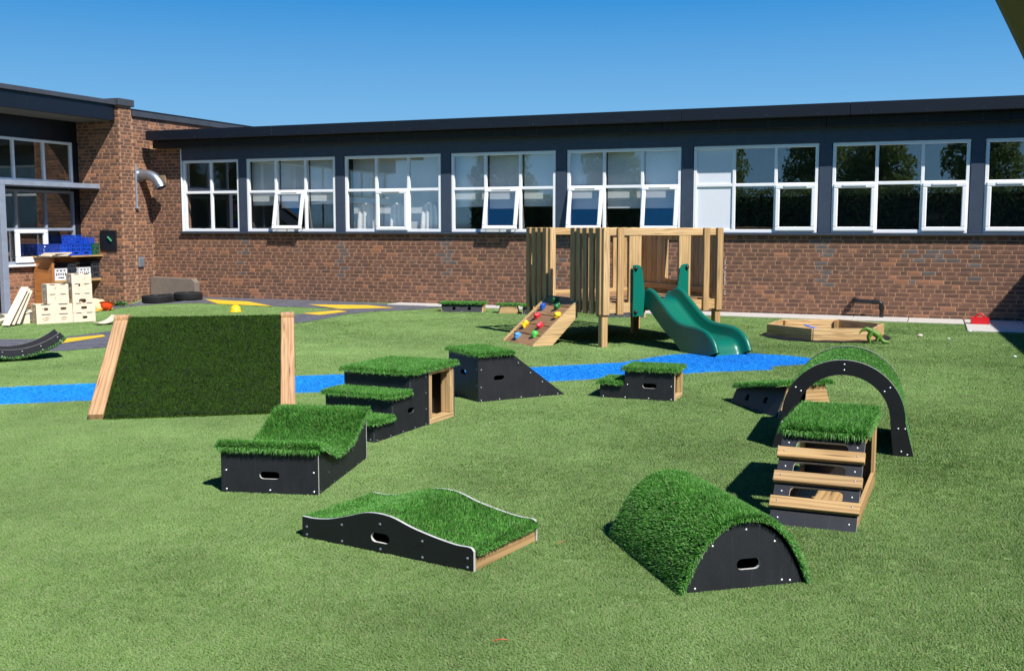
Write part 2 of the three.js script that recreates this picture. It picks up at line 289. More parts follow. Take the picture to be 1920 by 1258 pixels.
function sheet(name, polyg, y, m, label, category, cell = 0.06) {      // a thin sheet that follows the ground, cut to an outline
  const xs = polyg.map(p => p[0]), zs = polyg.map(p => p[1]);
  const s = new THREE.Shape(polyg.map(p => new THREE.Vector2(p[0], -p[1])));
  let g = new THREE.ShapeGeometry(s).toNonIndexed();
  let P = g.attributes.position.array, tris = []; for (let i = 0; i < P.length; i += 9) tris.push([[P[i], P[i + 1]], [P[i + 3], P[i + 4]], [P[i + 6], P[i + 7]]]);
  const out = []; const mid = (a, b) => [(a[0] + b[0]) / 2, (a[1] + b[1]) / 2], dist = (a, b) => Math.hypot(a[0] - b[0], a[1] - b[1]);
  while (tris.length) { const [a, b, c] = tris.pop(), l = [dist(a, b), dist(b, c), dist(c, a)], k = l.indexOf(Math.max(...l)); if (l[k] > 0.5) { const [p, q, r] = k === 0 ? [a, b, c] : k === 1 ? [b, c, a] : [c, a, b]; const h = mid(p, q); tris.push([p, h, r], [h, q, r]); } else out.push(a, b, c); }
  const pos = [], uv = []; for (const [x, my] of out) { pos.push(x, gy(x, -my) + y, -my); uv.push(x, my); }
  g = new THREE.BufferGeometry(); g.setAttribute('position', new THREE.Float32BufferAttribute(pos, 3)); g.setAttribute('uv', new THREE.Float32BufferAttribute(uv, 2)); g.computeVertexNormals();
  const o = part(name, g, m); return tag(o, label, category, null, 'structure');
}
sheet('path', PATH_A, 0.012, M.tarmac, 'grey rubber crumb path winding past the lawn to the brick wall', 'path');
{
  const where = ['yellow path marking beside the concrete plinth and tyres', 'long yellow path marking below the brick wall under the windows', 'short yellow path marking behind the grass covered ramp', 'yellow path marking beside the curved rocker', 'yellow path marking under the orange helmet'];
  STRIPES.forEach((s, i) => { const o = sheet('path_marking', s, 0.016, M.yellow, where[i], 'marking'); });
}
{
  const blue = std(lin(14, 110, 215), 1, { map: rep(mottle, 3) });
  sheet('blue_turf_river', RIVER, 0.006, blue, 'bright blue artificial turf river running to the slide', 'turf');
}
{ // short pile of the playground turf and of the blue river: tufts
  const tuft = blades => { const p = new Pile(); for (let i = 0; i < blades; i++) { const a = rnd() * 6.283, r = 0.03 * Math.sqrt(rnd()); p.blade(V3(r * Math.cos(a), 0, r * Math.sin(a)), V3(rr(-0.65, 0.65) - 0.5, 1, rr(-0.65, 0.65) - 0.2).normalize(), rr(0.011, 0.019), rr(0.0022, 0.0034), (k => [k * rr(0.9, 1.12), k, k * rr(0.85, 1.1)])(rr(0.66, 1.34)), 0.2); } return p.geo(); };
  const GREEN = [[0.156, 0.246, 0.068], [0.118, 0.198, 0.054], [0.22, 0.29, 0.125], [0.086, 0.15, 0.036], [0.182, 0.252, 0.096], [0.24, 0.26, 0.12]], BLUE = [[0.01, 0.22, 0.66], [0.016, 0.26, 0.74], [0.008, 0.18, 0.57]];
  const sets = [0].map(() => ({ m: [], c: [] })), sb = { m: [], c: [] };
  const bins = [[3.1, 5, 7000], [5, 7, 5200], [7, 10, 3200], [10, 14, 1700], [14, 19, 900], [19, 24.5, 500]];
  const q = new THREE.Quaternion(), mt = new THREE.Matrix4(), up = V3(0, 1, 0);
  for (const [za, zb, den] of bins) {
    const half = Z => Z * 0.5 + 1.2, area = (zb - za) * (half(za) + half(zb)), n = Math.round(area * den), S = Math.sqrt(5200 / den);
    for (let i = 0; i < n; i++) {
      const z = -rr(za, zb), x = rr(-1, 1) * half(-z), [u, w] = toUW(V3(x, 0, z));
      if (w < 0.12 || u < -9.6 || stripUW(u, w) || inside(PATH_A, x, z)) continue;
      const river = inside(RIVER, x, z), set = river ? sb : sets[0];
      const big = 1.04 + 0.3 * fbm(x * 0.42 + 3, z * 0.42, 3) + 0.3 * fbm(x * 2.3, z * 2.3 + 9, 2), sc = Math.min(2.1, S) * rr(0.85, 1.15);
      q.setFromAxisAngle(up, rr(-0.5, 0.5) + 1.1 * fbm(x * 0.55 + 20, z * 0.55, 2)); mt.compose(V3(x, gyUW(u, w) + 0.001, z), q, V3(sc, Math.min(1.15, sc) * rr(0.85, 1.1), sc));
      set.m.push(mt.clone()); const pc = pick(river ? BLUE : GREEN), mean = river ? BLUE[0] : GREEN[0], kk = big * rr(0.95, 1.05); set.c.push(pc.map((k, c) => (k * 0.6 + mean[c] * 0.4) * kk));
    }
  }
  const build = (set, geo, name, label) => {
    const o = new THREE.InstancedMesh(geo, phy(0xffffff, 0.6, { vertexColors: true, specularIntensity: 0.22 }), set.m.length); const c = new THREE.Color();
    set.m.forEach((m, i) => { o.setMatrixAt(i, m); o.setColorAt(i, c.setRGB(...set.c[i])); }); o.name = numbered(name); o.castShadow = o.receiveShadow = true; scene.add(o); return tag(o, label, 'turf', null, 'stuff');
  };
  sets.forEach(s => build(s, tuft(16), 'turf_pile', 'short sage green pile of the playground turf'));
  const bo = build(sb, tuft(16), 'blue_turf_pile', 'bright blue pile of the turf river');
  console.log('tufts', sets.map(s => s.m.length).join(' '), sb.m.length);
}
{ // pale concrete paving along the foot of the main wall, slab by slab
  const g = new THREE.Group(); g.name = 'paving'; tag(g, 'pale concrete paving strip along the foot of the brick wall', 'paving', null, 'structure'); scene.add(inBuilding(g));
  let u = -2.5; while (u < 8.24) { const L = 0.9, w1 = 0.62 + 0.03 * Math.min(u + L, 8.3); part('slab', bx(u, Math.min(8.27, u + L) - 0.012, -0.05, 0.022 + rr(-0.002, 0.003), 0.03, w1, 0.005), M.paving, g); u += L; }
  for (let i = 0; i < 3; i++) for (let j = 0; j < 2; j++) part('slab', bx(8.28 + i * 0.9, 8.28 + i * 0.9 + 0.888, -0.05, 0.02 + rr(0, 0.004), 0.03 + j * 1.04, 0.03 + j * 1.04 + 1.03, 0.005), M.paving, g);
}
// ---------------------------------------------------------------- brickwork
const CELLS = 32, CW = 64, CH = 32;
const brickTex = (() => {
  const P = []; for (let c = 0; c < CELLS; c++) {
    const t = c < 15 ? 0 : c < 20 ? 1 : c < 25 ? 2 : c < 30 ? 3 : 4;     // rustic, plain orange, dark, grey-stained, smeared
    P.push({ t, k: rr(0.93, 1.08), ox: rnd() * 50, cx: rr(0.35, 0.65), w: rr(0.6, 1.1) });
  }
  return dataTex(CW * 8, CH * 4, (i, j) => {
    const c = Math.floor(i / CW) + 8 * Math.floor(j / CH), o = P[c], x = (i % CW) / CW, y = (j % CH) / CH;
    const n = fbm(x * 5 + o.ox, y * 3, 4), f = fbm(x * 30 + o.ox, y * 16, 2);
    const d = Math.max(Math.abs(x - o.cx) / (0.52 * o.w), Math.abs(y - 0.5) / 0.5) + n * 0.7;      // fired dark in the middle, rust at the arrises
    let e = sstep((d - 0.7) / 0.34); let A = [110, 80, 66], B = [136, 98, 77];
    if (o.t === 1) { A = [148, 103, 78]; B = [156, 111, 84]; } if (o.t === 2) { A = [98, 74, 63]; B = [120, 88, 71]; } if (o.t === 3) { A = [98, 92, 90]; B = [122, 104, 96]; }
    let k = o.k * (1 + 0.22 * f + 0.16 * n);
    let r = [0, 1, 2].map(q => (A[q] + (B[q] - A[q]) * e) * k);
    if (o.t === 4) { const s = sstep((fbm(x * 3 + o.ox, y * 2.2, 3, 4) + 0.08) * 1.6); r = r.map((v, q) => v + ([188, 176, 166][q] - v) * s * 0.6); }
    return r.map(clamp8);
  });
})();
const brickMat = std(0xffffff, 0.92, { map: brickTex, bumpMap: brickTex, bumpScale: 0.004 });
function brickGeo(L, H, cell) {
  const c = 0.0045, d = 0.02, X = L / 2, Y = H / 2, u0 = (cell % 8) / 8, v0 = Math.floor(cell / 8) / 4, pos = [], uv = [];
  const U_ = p => { uv.push(u0 + (0.02 + 0.96 * (p[0] / L + 0.5)) / 8, v0 + (0.04 + 0.92 * (p[1] / H + 0.5)) / 4); };
  const tri = (...t) => t.forEach(p => { pos.push(...p); U_(p); });
  const quad = (a, b, e, f) => { tri(a, b, e); tri(a, e, f); };
  const j = () => rr(-0.0012, 0.0012), F = [[-X + c, -Y + c, j()], [X - c, -Y + c, j()], [X - c, Y - c, j()], [-X + c, Y - c, j()]], S = [[-X, -Y, -c], [X, -Y, -c], [X, Y, -c], [-X, Y, -c]], K = S.map(p => [p[0], p[1], -d]);
  quad(...F); for (let i = 0; i < 4; i++) { const k = (i + 1) % 4; quad(S[i], S[k], F[k], F[i]); quad(K[i], K[k], S[k], S[i]); }
  const g = new THREE.BufferGeometry(); g.setAttribute('position', new THREE.Float32BufferAttribute(pos, 3)); g.setAttribute('uv', new THREE.Float32BufferAttribute(uv, 2)); g.computeVertexNormals(); return g;
}
const SL = 0.213, HL = 0.1005, BH = 0.062, J = 0.013;
const brickGeos = { s: [...Array(CELLS).keys()].map(c => brickGeo(SL, BH, c)), h: [...Array(CELLS).keys()].map(c => brickGeo(HL, BH, c)) };
// lays courses over a0..a1 x v0..v1; toLocal(a, v) gives the brick's centre in the thing's frame; cellAt picks how the brick is coloured
function layBricks(a0, a1, v0, v1, toLocal, ry, cellAt, list, cut = () => false) {
  const rows = Math.floor((v1 - v0 + J) / (BH + J) + 0.3);
  for (let r = 0; r < rows; r++) {
    const v = v0 + r * (BH + J) + BH / 2; let a = a0 - [0.1, 0.42, 0.24, 0.53][r % 4], k = 0;
    while (a < a1) {
      const head = k++ % 3 === 2, L = head ? HL : SL; let s = Math.max(a, a0), e = Math.min(a + L, a1); a += L + J;
      if (e - s < 0.03) continue; const m = (s + e) / 2; if (cut(m, v)) continue;
      list.push({ p: toLocal(m, v), ry, sx: (e - s) / L, head, cell: cellAt(m, v) });
    }
  }
}
function visible(p) { const x = p.x, y = p.y - EYE, z = -p.z, d = -y * sP + z * cP, u = y * cP + z * sP; if (d < 0.5) return false; const px = 960 + FOC * x / d, py = 629 - FOC * u / d; return px > -10 && px < 1930 && py > -10 && py < 1268; }
function placeBricks(list, thingObj, holder) {     // the 300 that show largest one by one, the rest joined
  thingObj.updateMatrixWorld(true);
  for (const b of list) { const w = b.p.clone().applyMatrix4(thingObj.matrixWorld); b.vis = visible(w); b.d = w.distanceTo(camera.position) + (b.vis ? 0 : 1000) + (b.head ? 3 : 0); }
  list.sort((a, b) => a.d - b.d);
  const rest = [];
  list.forEach((b, i) => {
    const g = brickGeos[b.head ? 'h' : 's'][b.cell];
    if (i < 300 && b.vis) { const o = new THREE.Mesh(g, brickMat); o.name = 'brick'; o.castShadow = o.receiveShadow = true; o.position.copy(b.p); o.rotation.y = b.ry; o.scale.x = b.sx; holder.add(o); }
    else rest.push(at(g.clone(), b.p.x, b.p.y, b.p.z, 0, b.ry, 0, [b.sx, 1, 1]));
  });
  if (rest.length) tag(part('brickwork', rest, brickMat, holder), null, null, null, 'stuff');
}
const POSTS = []; const WIN = [[-7.93, -6.425, 2]];
for (let i = 0; i < 8; i++) WIN.push([-6.235 + 2.456 * i, -6.235 + 2.456 * i + 2.232, 3]);
for (let i = 0; i < WIN.length - 1; i++) POSTS.push((WIN[i][1] + WIN[i + 1][0]) / 2);
const anyCell = () => { const r = rnd(); return r < 0.74 ? Math.floor(rnd() * 15) : r < 0.79 ? 15 + Math.floor(rnd() * 5) : 20 + Math.floor(rnd() * 5); };
const mainCell = (u, v) => {
  for (const p of POSTS) if (Math.abs(u - p) < 0.13 && v > 0.5 && rnd() < (v - 0.35) * 0.95) return 25 + Math.floor(rnd() * 5);        // run-off stains below the posts
  if (((u > -5.6 && u < -2.2) || (u > 5.6 && u < 6.6)) && v > 0.45 && v < 1.15 && rnd() < 0.12) return 30 + Math.floor(rnd() * 2);
  if (u > 7.2 && u < 8.1 && v > 0.6 && v < 1.2 && rnd() < 0.25) return 25 + Math.floor(rnd() * 5);
  return anyCell();
};

// ---------------------------------------------------------------- main building
const SILL = 1.464, HEAD = 3.05, TRANS = 2.335;
const main = inBuilding(thing('school_building', 'long low brick classroom block with white windows under a black flat roof', 'building'));
{
  const wall = part('brick_wall', [bx(-8.8, 11.55, -0.3, SILL - 0.03, -0.3, -0.006, 0), bx(-8.8, -7.97, SILL - 0.03, 3.32, -0.3, -0.006, 0)], M.mortar, main);
  const list = [];
  layBricks(-8.8, 11.5, 0.005, 1.425, (a, v) => V3(a, v, 0), 0, mainCell, list);
  layBricks(-8.8, -7.97, 1.43, 3.32, (a, v) => V3(a, v, 0), 0, anyCell, list);
  placeBricks(list, main, wall);
  part('sill', [bx(-8.0, 11.6, SILL - 0.03, SILL + 0.008, -0.2, 0.075, 0.006)], M.slate, main);
  for (const p of [...POSTS]) part('post', bx(p - 0.105, p + 0.105, SILL + 0.012, HEAD, -0.16, 0.002, 0.003), M.slate, main);
  part('corner_trim', bx(-7.965, -7.938, SILL + 0.012, 3.3, -0.1, 0.022, 0.004), M.upvc, main);
  part('frieze', bx(-7.936, 11.55, HEAD, 3.32, -0.2, 0.01, 0.003), M.slate, main);
  part('end_infill', bx(WIN[8][1], 11.55, SILL + 0.012, HEAD, -0.2, -0.004, 0.003), M.slate, main);
  // two-step fascia: black board below, folded metal edge above, in lengths
  let u = -8.55, k = 0; while (u < 13.4) { const L = 2.9, e = Math.min(13.5, u + L); part('fascia_board', bx(u, e - 0.006, 3.315, 3.472, 0.0, 0.22, 0.003), M.blackBoard, main); part('roof_edge', bx(u + 0.4 * (u > -8.5), Math.min(13.5, e + 0.4) - 0.005, 3.476, 3.685, -0.3, 0.44, 0.006), M.navy, main); u += L; }
  part('roof_deck', bx(-8.6, 13.5, 3.48, 3.66, -8.4, -0.31, 0.01), M.blackBoard, main);
  const scr = clean(new THREE.CylinderGeometry(0.011, 0.011, 0.006, 8).rotateX(FZ));
  for (let x = -8.1; x < 9.4; x += 0.87) for (const [y, z] of [[3.52, 0.442], [3.36, 0.222], [3.43, 0.222]]) { const o = new THREE.Mesh(scr, M.coping); o.name = 'screw_cap'; o.position.set(x, y, z); main.add(o); }
  part('room_shell', [bx(-8.8, 11.5, -0.1, 3.3, -4.2, -4.1, 0), bx(-8.8, 11.5, 3.34, 3.44, -4.1, -0.21, 0), bx(-8.9, -8.8, -0.1, 3.3, -4.1, -0.31, 0), bx(11.4, 11.5, -0.1, 3.3, -4.1, -0.31, 0), bx(3.45, 3.5, 0, 3.3, -4.1, -0.31, 0), bx(-6.38, -6.3, 0, 3.3, -4.1, -0.35, 0)], M.room, main);
  part('room_floor', bx(-8.8, 11.5, -0.25, 0.02, -4.1, -0.31, 0), M.roomFloor, main);
}
// frame of bars in a u-v rectangle, w = depth range
const bars = (u0, u1, v0, v1, t, w0, w1, c = 0.006) => [bx(u0, u1, v0, v0 + t, w0, w1, c), bx(u0, u1, v1 - t, v1, w0, w1, c), bx(u0, u0 + t, v0 + t, v1 - t, w0, w1, c), bx(u1 - t, u1, v0 + t, v1 - t, w0, w1, c)];
const glassAt = (u0, u1, v0, v1, w, parent, name = 'pane') => part(name, bx(u0, u1, v0, v1, w - 0.002, w + 0.002, 0), M.glass, parent);
function mainWindow([u0, u1, cols], cfg) {
  const v0 = SILL + 0.01, v1 = HEAD - 0.004, t = 0.06, F0 = -0.085, F1 = -0.012, gs = bars(u0 + 0.004, u1 - 0.004, v0, v1, t, F0, F1);
  const cw = (u1 - u0) / cols; const edge = i => u0 + cw * i;
  for (let i = 1; i < cols; i++) gs.push(bx(edge(i) - 0.028, edge(i) + 0.028, v0 + t, v1 - t, F0 + 0.002, F1 - 0.002, 0.006));
  for (let i = 0; i < cols; i++) gs.push(bx(edge(i) + (i ? 0.028 : t), edge(i + 1) - (i < cols - 1 ? 0.028 : t), TRANS - 0.028, TRANS + 0.028, F0 + 0.004, F1 - 0.004, 0.006));
  const win = part('window', gs, M.upvc, main);
  for (let i = 0; i < cols; i++) for (const row of [0, 1]) {
    const a = edge(i) + (i ? 0.028 : t), b = edge(i + 1) - (i < cols - 1 ? 0.028 : t), lo = row ? TRANS + 0.028 : v0 + t, hi = row ? v1 - t : TRANS - 0.028;
    const key = i + ',' + row, open = cfg.open?.[key];
    if (cfg.panel?.includes(key)) { part('infill_panel', bx(a, b, lo, hi, -0.06, -0.04, 0.003), M.whitePanel, win); continue; }
    if (open !== undefined) {            // top-hung opening light
      const A = a - 0.022, B = b + 0.022, H = hi - lo + 0.05, s = new THREE.Group();
      const geo = merged(bars(A, B, -H, 0, 0.075, 0, 0.055, 0.012));
      const sash = part('sash', [geo, at(bx(-0.011, 0.011, -0.14, -0.02, 0, 0.02, 0.004), (A + B) / 2, -H + 0.1, -0.01), bx((A + B) / 2 - 0.2, (A + B) / 2 + 0.2, -0.04, -0.005, 0.055, 0.07, 0.004)], M.upvc, win);
      const pane = glassAt(A + 0.075, B - 0.075, -H + 0.075, -0.075, 0.025, win);
      for (const o of [sash, pane]) { o.position.set(0, hi + 0.022, F1 - 0.006); o.rotation.x = -open; }
      if (open > 0.05) for (const q of [A + 0.05, B - 0.05]) part('stay', beam(V3(q, lo + 0.03, -0.05), V3(q, hi + 0.02 - (H - 0.05) * Math.cos(open), (H - 0.05) * Math.sin(open) - 0.02), 0.014, 0.008, 0.002), M.alu, win);
      continue;
    }
    glassAt(a - 0.004, b + 0.004, lo - 0.004, hi + 0.004, -0.05, win);
  }
  for (const [i0, i1, vb, m, w = -0.2] of cfg.blinds ?? []) {
    const a = edge(i0) + 0.02, b = edge(i1) - 0.02; part('roller_blind', [bx(a, b, vb, v1 + 0.04, w - 0.004, w, 0.001), bx(a, b, vb - 0.02, vb + 0.004, w - 0.008, w + 0.008, 0.004)], m, win);
  }
  return win;
}
const B_ = M.blind;
mainWindow(WIN[0], {});
mainWindow(WIN[1], { open: { '1,0': 0.2 }, blinds: [[0, 1, 2.06, B_], [1, 2, 2.0, B_], [2, 3, 2.08, B_]] });
const w3 = mainWindow(WIN[2], { open: { '1,0': 0 }, blinds: [[0, 3, 1.5, B_, -0.34]] });
mainWindow(WIN[3], { open: { '1,0': 0.2 }, blinds: [[0, 1, 2.0, B_], [1, 2, 1.96, B_], [2, 3, 2.0, B_]] });
mainWindow(WIN[4], { open: { '0,0': 0.2, '2,0': 0.16 }, blinds: [[0, 1, 1.94, B_], [1, 2, 1.95, B_], [2, 3, 1.95, B_]] });
mainWindow(WIN[5], { panel: ['0,0', '0,1'], open: { '2,0': 0 } });
mainWindow(WIN[6], { open: { '0,0': 0, '2,0': 0 } });
mainWindow(WIN[7], { open: { '0,0': 0, '2,0': 0 } });
mainWindow(WIN[8], { open: { '1,0': 0 } });
{ // white curtains gathered behind window 3, display board in the first room
  const cu = (c, wd, v0, v1) => { const n = 26, pos = [], idx = []; for (let i = 0; i <= n; i++) for (const y of [v0, v1]) { const t = i / n; pos.push(c - wd / 2 + wd * t * (y === v1 ? 0.8 : 1) + (y === v1 ? wd * 0.1 : 0), y + (y === v1 ? 0.1 * Math.sin(t * 3.1) : 0), -0.24 + 0.012 * Math.sin(t * 22)); } for (let i = 0; i < n; i++) { const a = i * 2; idx.push(a, a + 2, a + 1, a + 1, a + 2, a + 3); } const g = new THREE.BufferGeometry(); g.setAttribute('position', new THREE.Float32BufferAttribute(pos, 3)); g.setIndex(idx); g.computeVertexNormals(); return g; };
  for (const [c, wd] of [[WIN[2][0] + 0.4, 0.52], [WIN[2][0] + 1.12, 0.4], [WIN[2][0] + 1.86, 0.44]]) part('curtain', cu(c, wd, SILL, 1.98), M.curtain, w3);
  const cols = [lin(180, 60, 50), lin(60, 120, 70), lin(210, 170, 60), lin(70, 80, 150), lin(190, 110, 150)].map(c => std(c, 0.9));
  for (let i = 0; i < 16; i++) { const x = -7.75 + (i % 4) * 0.2, y = 1.35 + Math.floor(i / 4) * 0.2; part('display_card', bx(x, x + 0.17, y, y + 0.17, -1.6, -1.59, 0.002), cols[(i * 7) % 5], main); }
}
{ // chalk line rubbed down the wall beside the deck
  const g = []; for (let v = 0.34; v < 1.0; v += 0.026) if (rnd() < 0.86) g.push(bx(4.2 + rr(-0.006, 0.004), 4.216 + rr(-0.004, 0.008), v, v + rr(0.016, 0.026), 0.0005, 0.0016, 0));
  part('chalk_line', g, std(lin(196, 184, 176), 1), main);
}
{ // drain pipe low on the wall
  const t = inBuilding(thing('drain_pipe', 'black elbowed waste pipe coming out of the brick wall to the ground', 'pipe'));
  part('pipe', tube([[6.5, 0.3, -0.03], [6.5, 0.3, 0.1], [6.52, 0.3, 0.16], [6.6, 0.297, 0.17], [6.85, 0.285, 0.17], [6.93, 0.275, 0.17], [6.955, 0.2, 0.17], [6.955, 0.0, 0.17]], 0.036, 60, 12), M.blackPlastic, t);
  part('elbow_collar', [at(new THREE.CylinderGeometry(0.046, 0.046, 0.07, 14), 6.955, 0.19, 0.17), at(new THREE.CylinderGeometry(0.046, 0.046, 0.06, 14), 6.83, 0.286, 0.17, 0, 0, FZ), at(new THREE.CylinderGeometry(0.047, 0.047, 0.06, 14), 6.5, 0.3, 0.06, FZ)], M.blackPlastic, t);
}
{
  const o = inBuilding(part('concrete_plinth', extr([[-8.79, -0.2], [-7.56, -0.2], [-7.56, 0.34], [-7.64, 0.42], [-8.79, 0.44]], 0.17, [], 0.006).translate(0, 0, 0.003), M.concrete)); tag(o, 'low grey concrete plinth in the corner behind the tyres', 'plinth');
  const v = inBuilding(part('wall_box', [bx(-8.58, -8.37, 2.54, 2.74, 0.003, 0.05, 0.008), bx(-8.5, -8.45, 2.62, 2.66, 0.05, 0.06, 0.004)], std(lin(150, 122, 92), 0.7), scene)); tag(v, 'small beige box fixed to the brick wall beside the first window', 'wall box');
}

// ---------------------------------------------------------------- left wing
const wing = inBuilding(thing('brick_wing', 'taller brick wing with dark overhanging roof and end pillar', 'building'));
{
  const UC = -8.81, WPF = 0.96, UF = -10.0;
  const wall = part('brick_wall', [
    bx(UC - 0.34, UC - 0.006, -0.4, 4.0, -7, 0.57, 0), bx(UC - 0.34, UC - 0.006, -0.4, 4.2, 0.572, WPF - 0.006, 0),
    bx(UF - 0.3, UC - 0.342, -0.4, 3.88, WPF - 0.3, WPF - 0.006, 0), bx(UF - 0.3, UF - 0.006, -0.4, 0.74, WPF - 0.003, 14, 0)], M.mortar, wing);
  const list = [], wingCell = (a, v) => anyCell();
  const warm = () => { const r = rnd(); return r < 0.45 ? Math.floor(rnd() * 15) : r < 0.78 ? 15 + Math.floor(rnd() * 5) : 20 + Math.floor(rnd() * 5); };
  layBricks(-WPF, -0.575, -0.24, 4.2, (a, v) => V3(UC, v, -a), Math.PI / 2, wingCell, list);
  layBricks(-0.565, 0.0, -0.24, 4.0, (a, v) => V3(UC, v, -a), Math.PI / 2, (a, v) => v > 2.8 && v < 3.0 ? 15 + Math.floor(rnd() * 5) : wingCell(), list);
  layBricks(0.0, 3.6, 3.42, 4.0, (a, v) => V3(UC, v, -a), Math.PI / 2, warm, list);
  layBricks(UF, UC, -0.24, 3.88, (a, v) => V3(a, v, WPF), 0, warm, list);
  layBricks(UC - 0.34, UC, 3.88, 4.2, (a, v) => V3(a, v, WPF), 0, warm, list);
  layBricks(-9, -WPF, -0.24, 0.74, (a, v) => V3(UF, v, -a), Math.PI / 2, () => rnd() < 0.6 ? 15 + Math.floor(rnd() * 5) : Math.floor(rnd() * 15), list);
  placeBricks(list, wing, wall);
  part('coping', [bx(UC - 0.4, UC + 0.05, 4.0, 4.12, -7, 0.565, 0.006)], M.coping, wing); part('pillar_cap', bx(UC - 0.4, UC + 0.055, 4.2, 4.35, 0.52, WPF + 0.05, 0.008), M.coping, wing);
  let w = WPF + 0.02; while (w < 14) { const e = Math.min(14, w + 2.4); part('fascia_board', bx(-9.0, -8.9, 3.872, 4.2, w, e - 0.005, 0.003), M.navy, wing); part('roof_edge', bx(-9.3, -8.85, 4.203, 4.3, w, e - 0.006, 0.006), M.coping, wing); w = e; }
  part('roof_deck', bx(-16, -9.02, 4.0, 4.2, -7, 14, 0), M.blackBoard, wing); part('soffit', bx(-10.3, -9.002, 3.876, 3.99, WPF - 0.3, 14, 0), M.soffit, wing);
  part('header_board', bx(-10.12, -10.0, 3.43, 3.874, WPF + 0.002, 14, 0.002), M.navy, wing); part('jamb_board', bx(-10.12, -9.985, 0.74, 3.43, WPF + 0.002, 1.1, 0.002), M.navy, wing);
  part('room_shell', [bx(-13.6, -13.5, -0.3, 3.9, 0.7, 14, 0), bx(-13.5, -10.31, -0.3, 3.86, 0.6, 0.66, 0), bx(-13.5, -10.31, -0.35, -0.3, 0.66, 14, 0)], M.room, wing);
  // windows: upper row above the ledge, lower row below
  for (const [v0, v1, tr] of [[2.53, 3.42, null], [0.8, 2.36, 1.52]]) {
    const gs = [], t = 0.055, W1 = 13.6, cols = []; for (let q = 1.115; q < W1; q += 0.81) cols.push(q);
    const bar = (wa, wb, va, vb, d = 0) => gs.push(bx(-10.07 + d, -9.995 - d, va, vb, wa, wb, 0.006));
    bar(1.115, W1, v0, v0 + t); bar(1.115, W1, v1 - t, v1); cols.forEach(c => bar(c - 0.028 + (c === 1.115 ? 0.028 : 0), c + 0.028 + (c === 1.115 ? 0.03 : 0), v0 + t, v1 - t, 0.002)); if (tr) bar(1.17, W1, tr - 0.03, tr + 0.03, 0.004);
    const win = part('window_frame', gs, v0 > 2 ? M.upvc : M.alu, wing);
    for (let i = 0; i < cols.length - 1; i++) for (const [a, b] of tr ? [[v0 + t, tr - 0.03], [tr + 0.03, v1 - t]] : [[v0 + t, v1 - t]]) part('pane', bx(-10.036, -10.032, a, b, cols[i] + 0.03, cols[i + 1] - 0.028, 0), M.glass, win);
  }
  const sb = (wa, wb, va, vb) => bx(-9.99, -9.925, va, vb, wa, wb, 0.012);      // white opening light standing proud of the lower row
  const sash = part('white_sash', [sb(1.98, 2.83, 0.83, 0.95), sb(1.98, 2.83, 1.44, 1.52), sb(1.98, 2.08, 0.95, 1.44), sb(2.73, 2.83, 0.95, 1.44)], M.upvc, wing);
  part('pane', bx(-9.962, -9.958, 0.94, 1.45, 2.07, 2.74, 0), M.glass, sash);
  part('white_sill', bx(-10.02, -9.9, 0.745, 0.795, WPF + 0.01, 3.6, 0.008), M.upvc, wing);
  // metal ledge over the lower windows with its post
  part('ledge', [bx(-9.99, -9.39, 2.41, 2.51, WPF + 0.012, 3.55, 0.006), bx(-9.99, -9.39, 2.41, 2.51, 3.56, 9, 0.006)], M.alu, wing);
  part('ledge_post', bx(-9.5, -9.39, -0.2, 2.408, 3.56, 3.7, 0.006), M.alu, wing);
}
{ // fittings on the wing
  const t = inBuilding(thing('flue_pipe', 'shiny silver elbow flue pipe sticking out of the brick pillar', 'pipe'));
  const c = [[-8.83, 2.72, 0.36], [-8.7, 2.73, 0.36], [-8.56, 2.72, 0.355], [-8.42, 2.66, 0.345], [-8.31, 2.55, 0.34], [-8.25, 2.44, 0.335]];
  part('elbow', tube(c, 0.115, 30, 20), M.steel, t);
  part('pipe_collar', [at(new THREE.CylinderGeometry(0.128, 0.128, 0.05, 22, 1, true), -8.285, 2.5, 0.338, 0, 0, 0.52), at(new THREE.CylinderGeometry(0.15, 0.15, 0.02, 22), -8.795, 2.725, 0.36, 0, 0, FZ)], M.steel, t);
  part('bracket', [bx(-8.806, -8.77, 1.95, 2.95, 0.5, 0.53, 0.004), bx(-8.806, -8.74, 1.98, 2.02, 0.47, 0.56, 0.004)], M.alu, t);
  const v = inBuilding(part('wall_vent', [bx(-8.806, -8.77, 0.68, 0.9, 0.36, 0.53, 0.006), ...[0, 1, 2, 3].map(i => bx(-8.77, -8.76, 0.71 + i * 0.045, 0.735 + i * 0.045, 0.38, 0.51, 0.003))], std(lin(120, 126, 134), 0.6))); tag(v, 'small grey louvred vent low on the brick pillar', 'vent');
  const b = inBuilding(thing('chalk_board', 'black square board with a green chalk clip, fixed to the wing wall above the crates', 'board'));
  part('board', extr([[-9.43, 1.06], [-8.985, 1.06], [-8.985, 1.5], [-9.43, 1.5]], 0.035, [], 0.01).translate(0, 0, 0.968), M.hdpeDark, b);
  part('clip', [beam(V3(-9.2, 1.36, 1.015), V3(-9.09, 1.26, 1.015), 0.03, 0.03)], plastic(70, 150, 110), b);
}
{ // right wing, out of the picture: its eave throws the slanting shadow on the wall and lawn
  const t = inBuilding(thing('side_building', 'flat roofed brick building beyond the right end of the courtyard', 'building'));
  part('wall', bx(12.5, 16, -0.2, 3.45, 0.02, 17, 0), std(lin(140, 100, 78), 0.9, { map: rep(mottle, 2) }), t);
  part('roof', extr([[11.28, 0.46], [16.3, 0.46], [16.3, 17.4], [12.13, 17.4]], 0.2).rotateX(Math.PI / 2).translate(0, 3.66, 0), M.blackBoard, t);
}
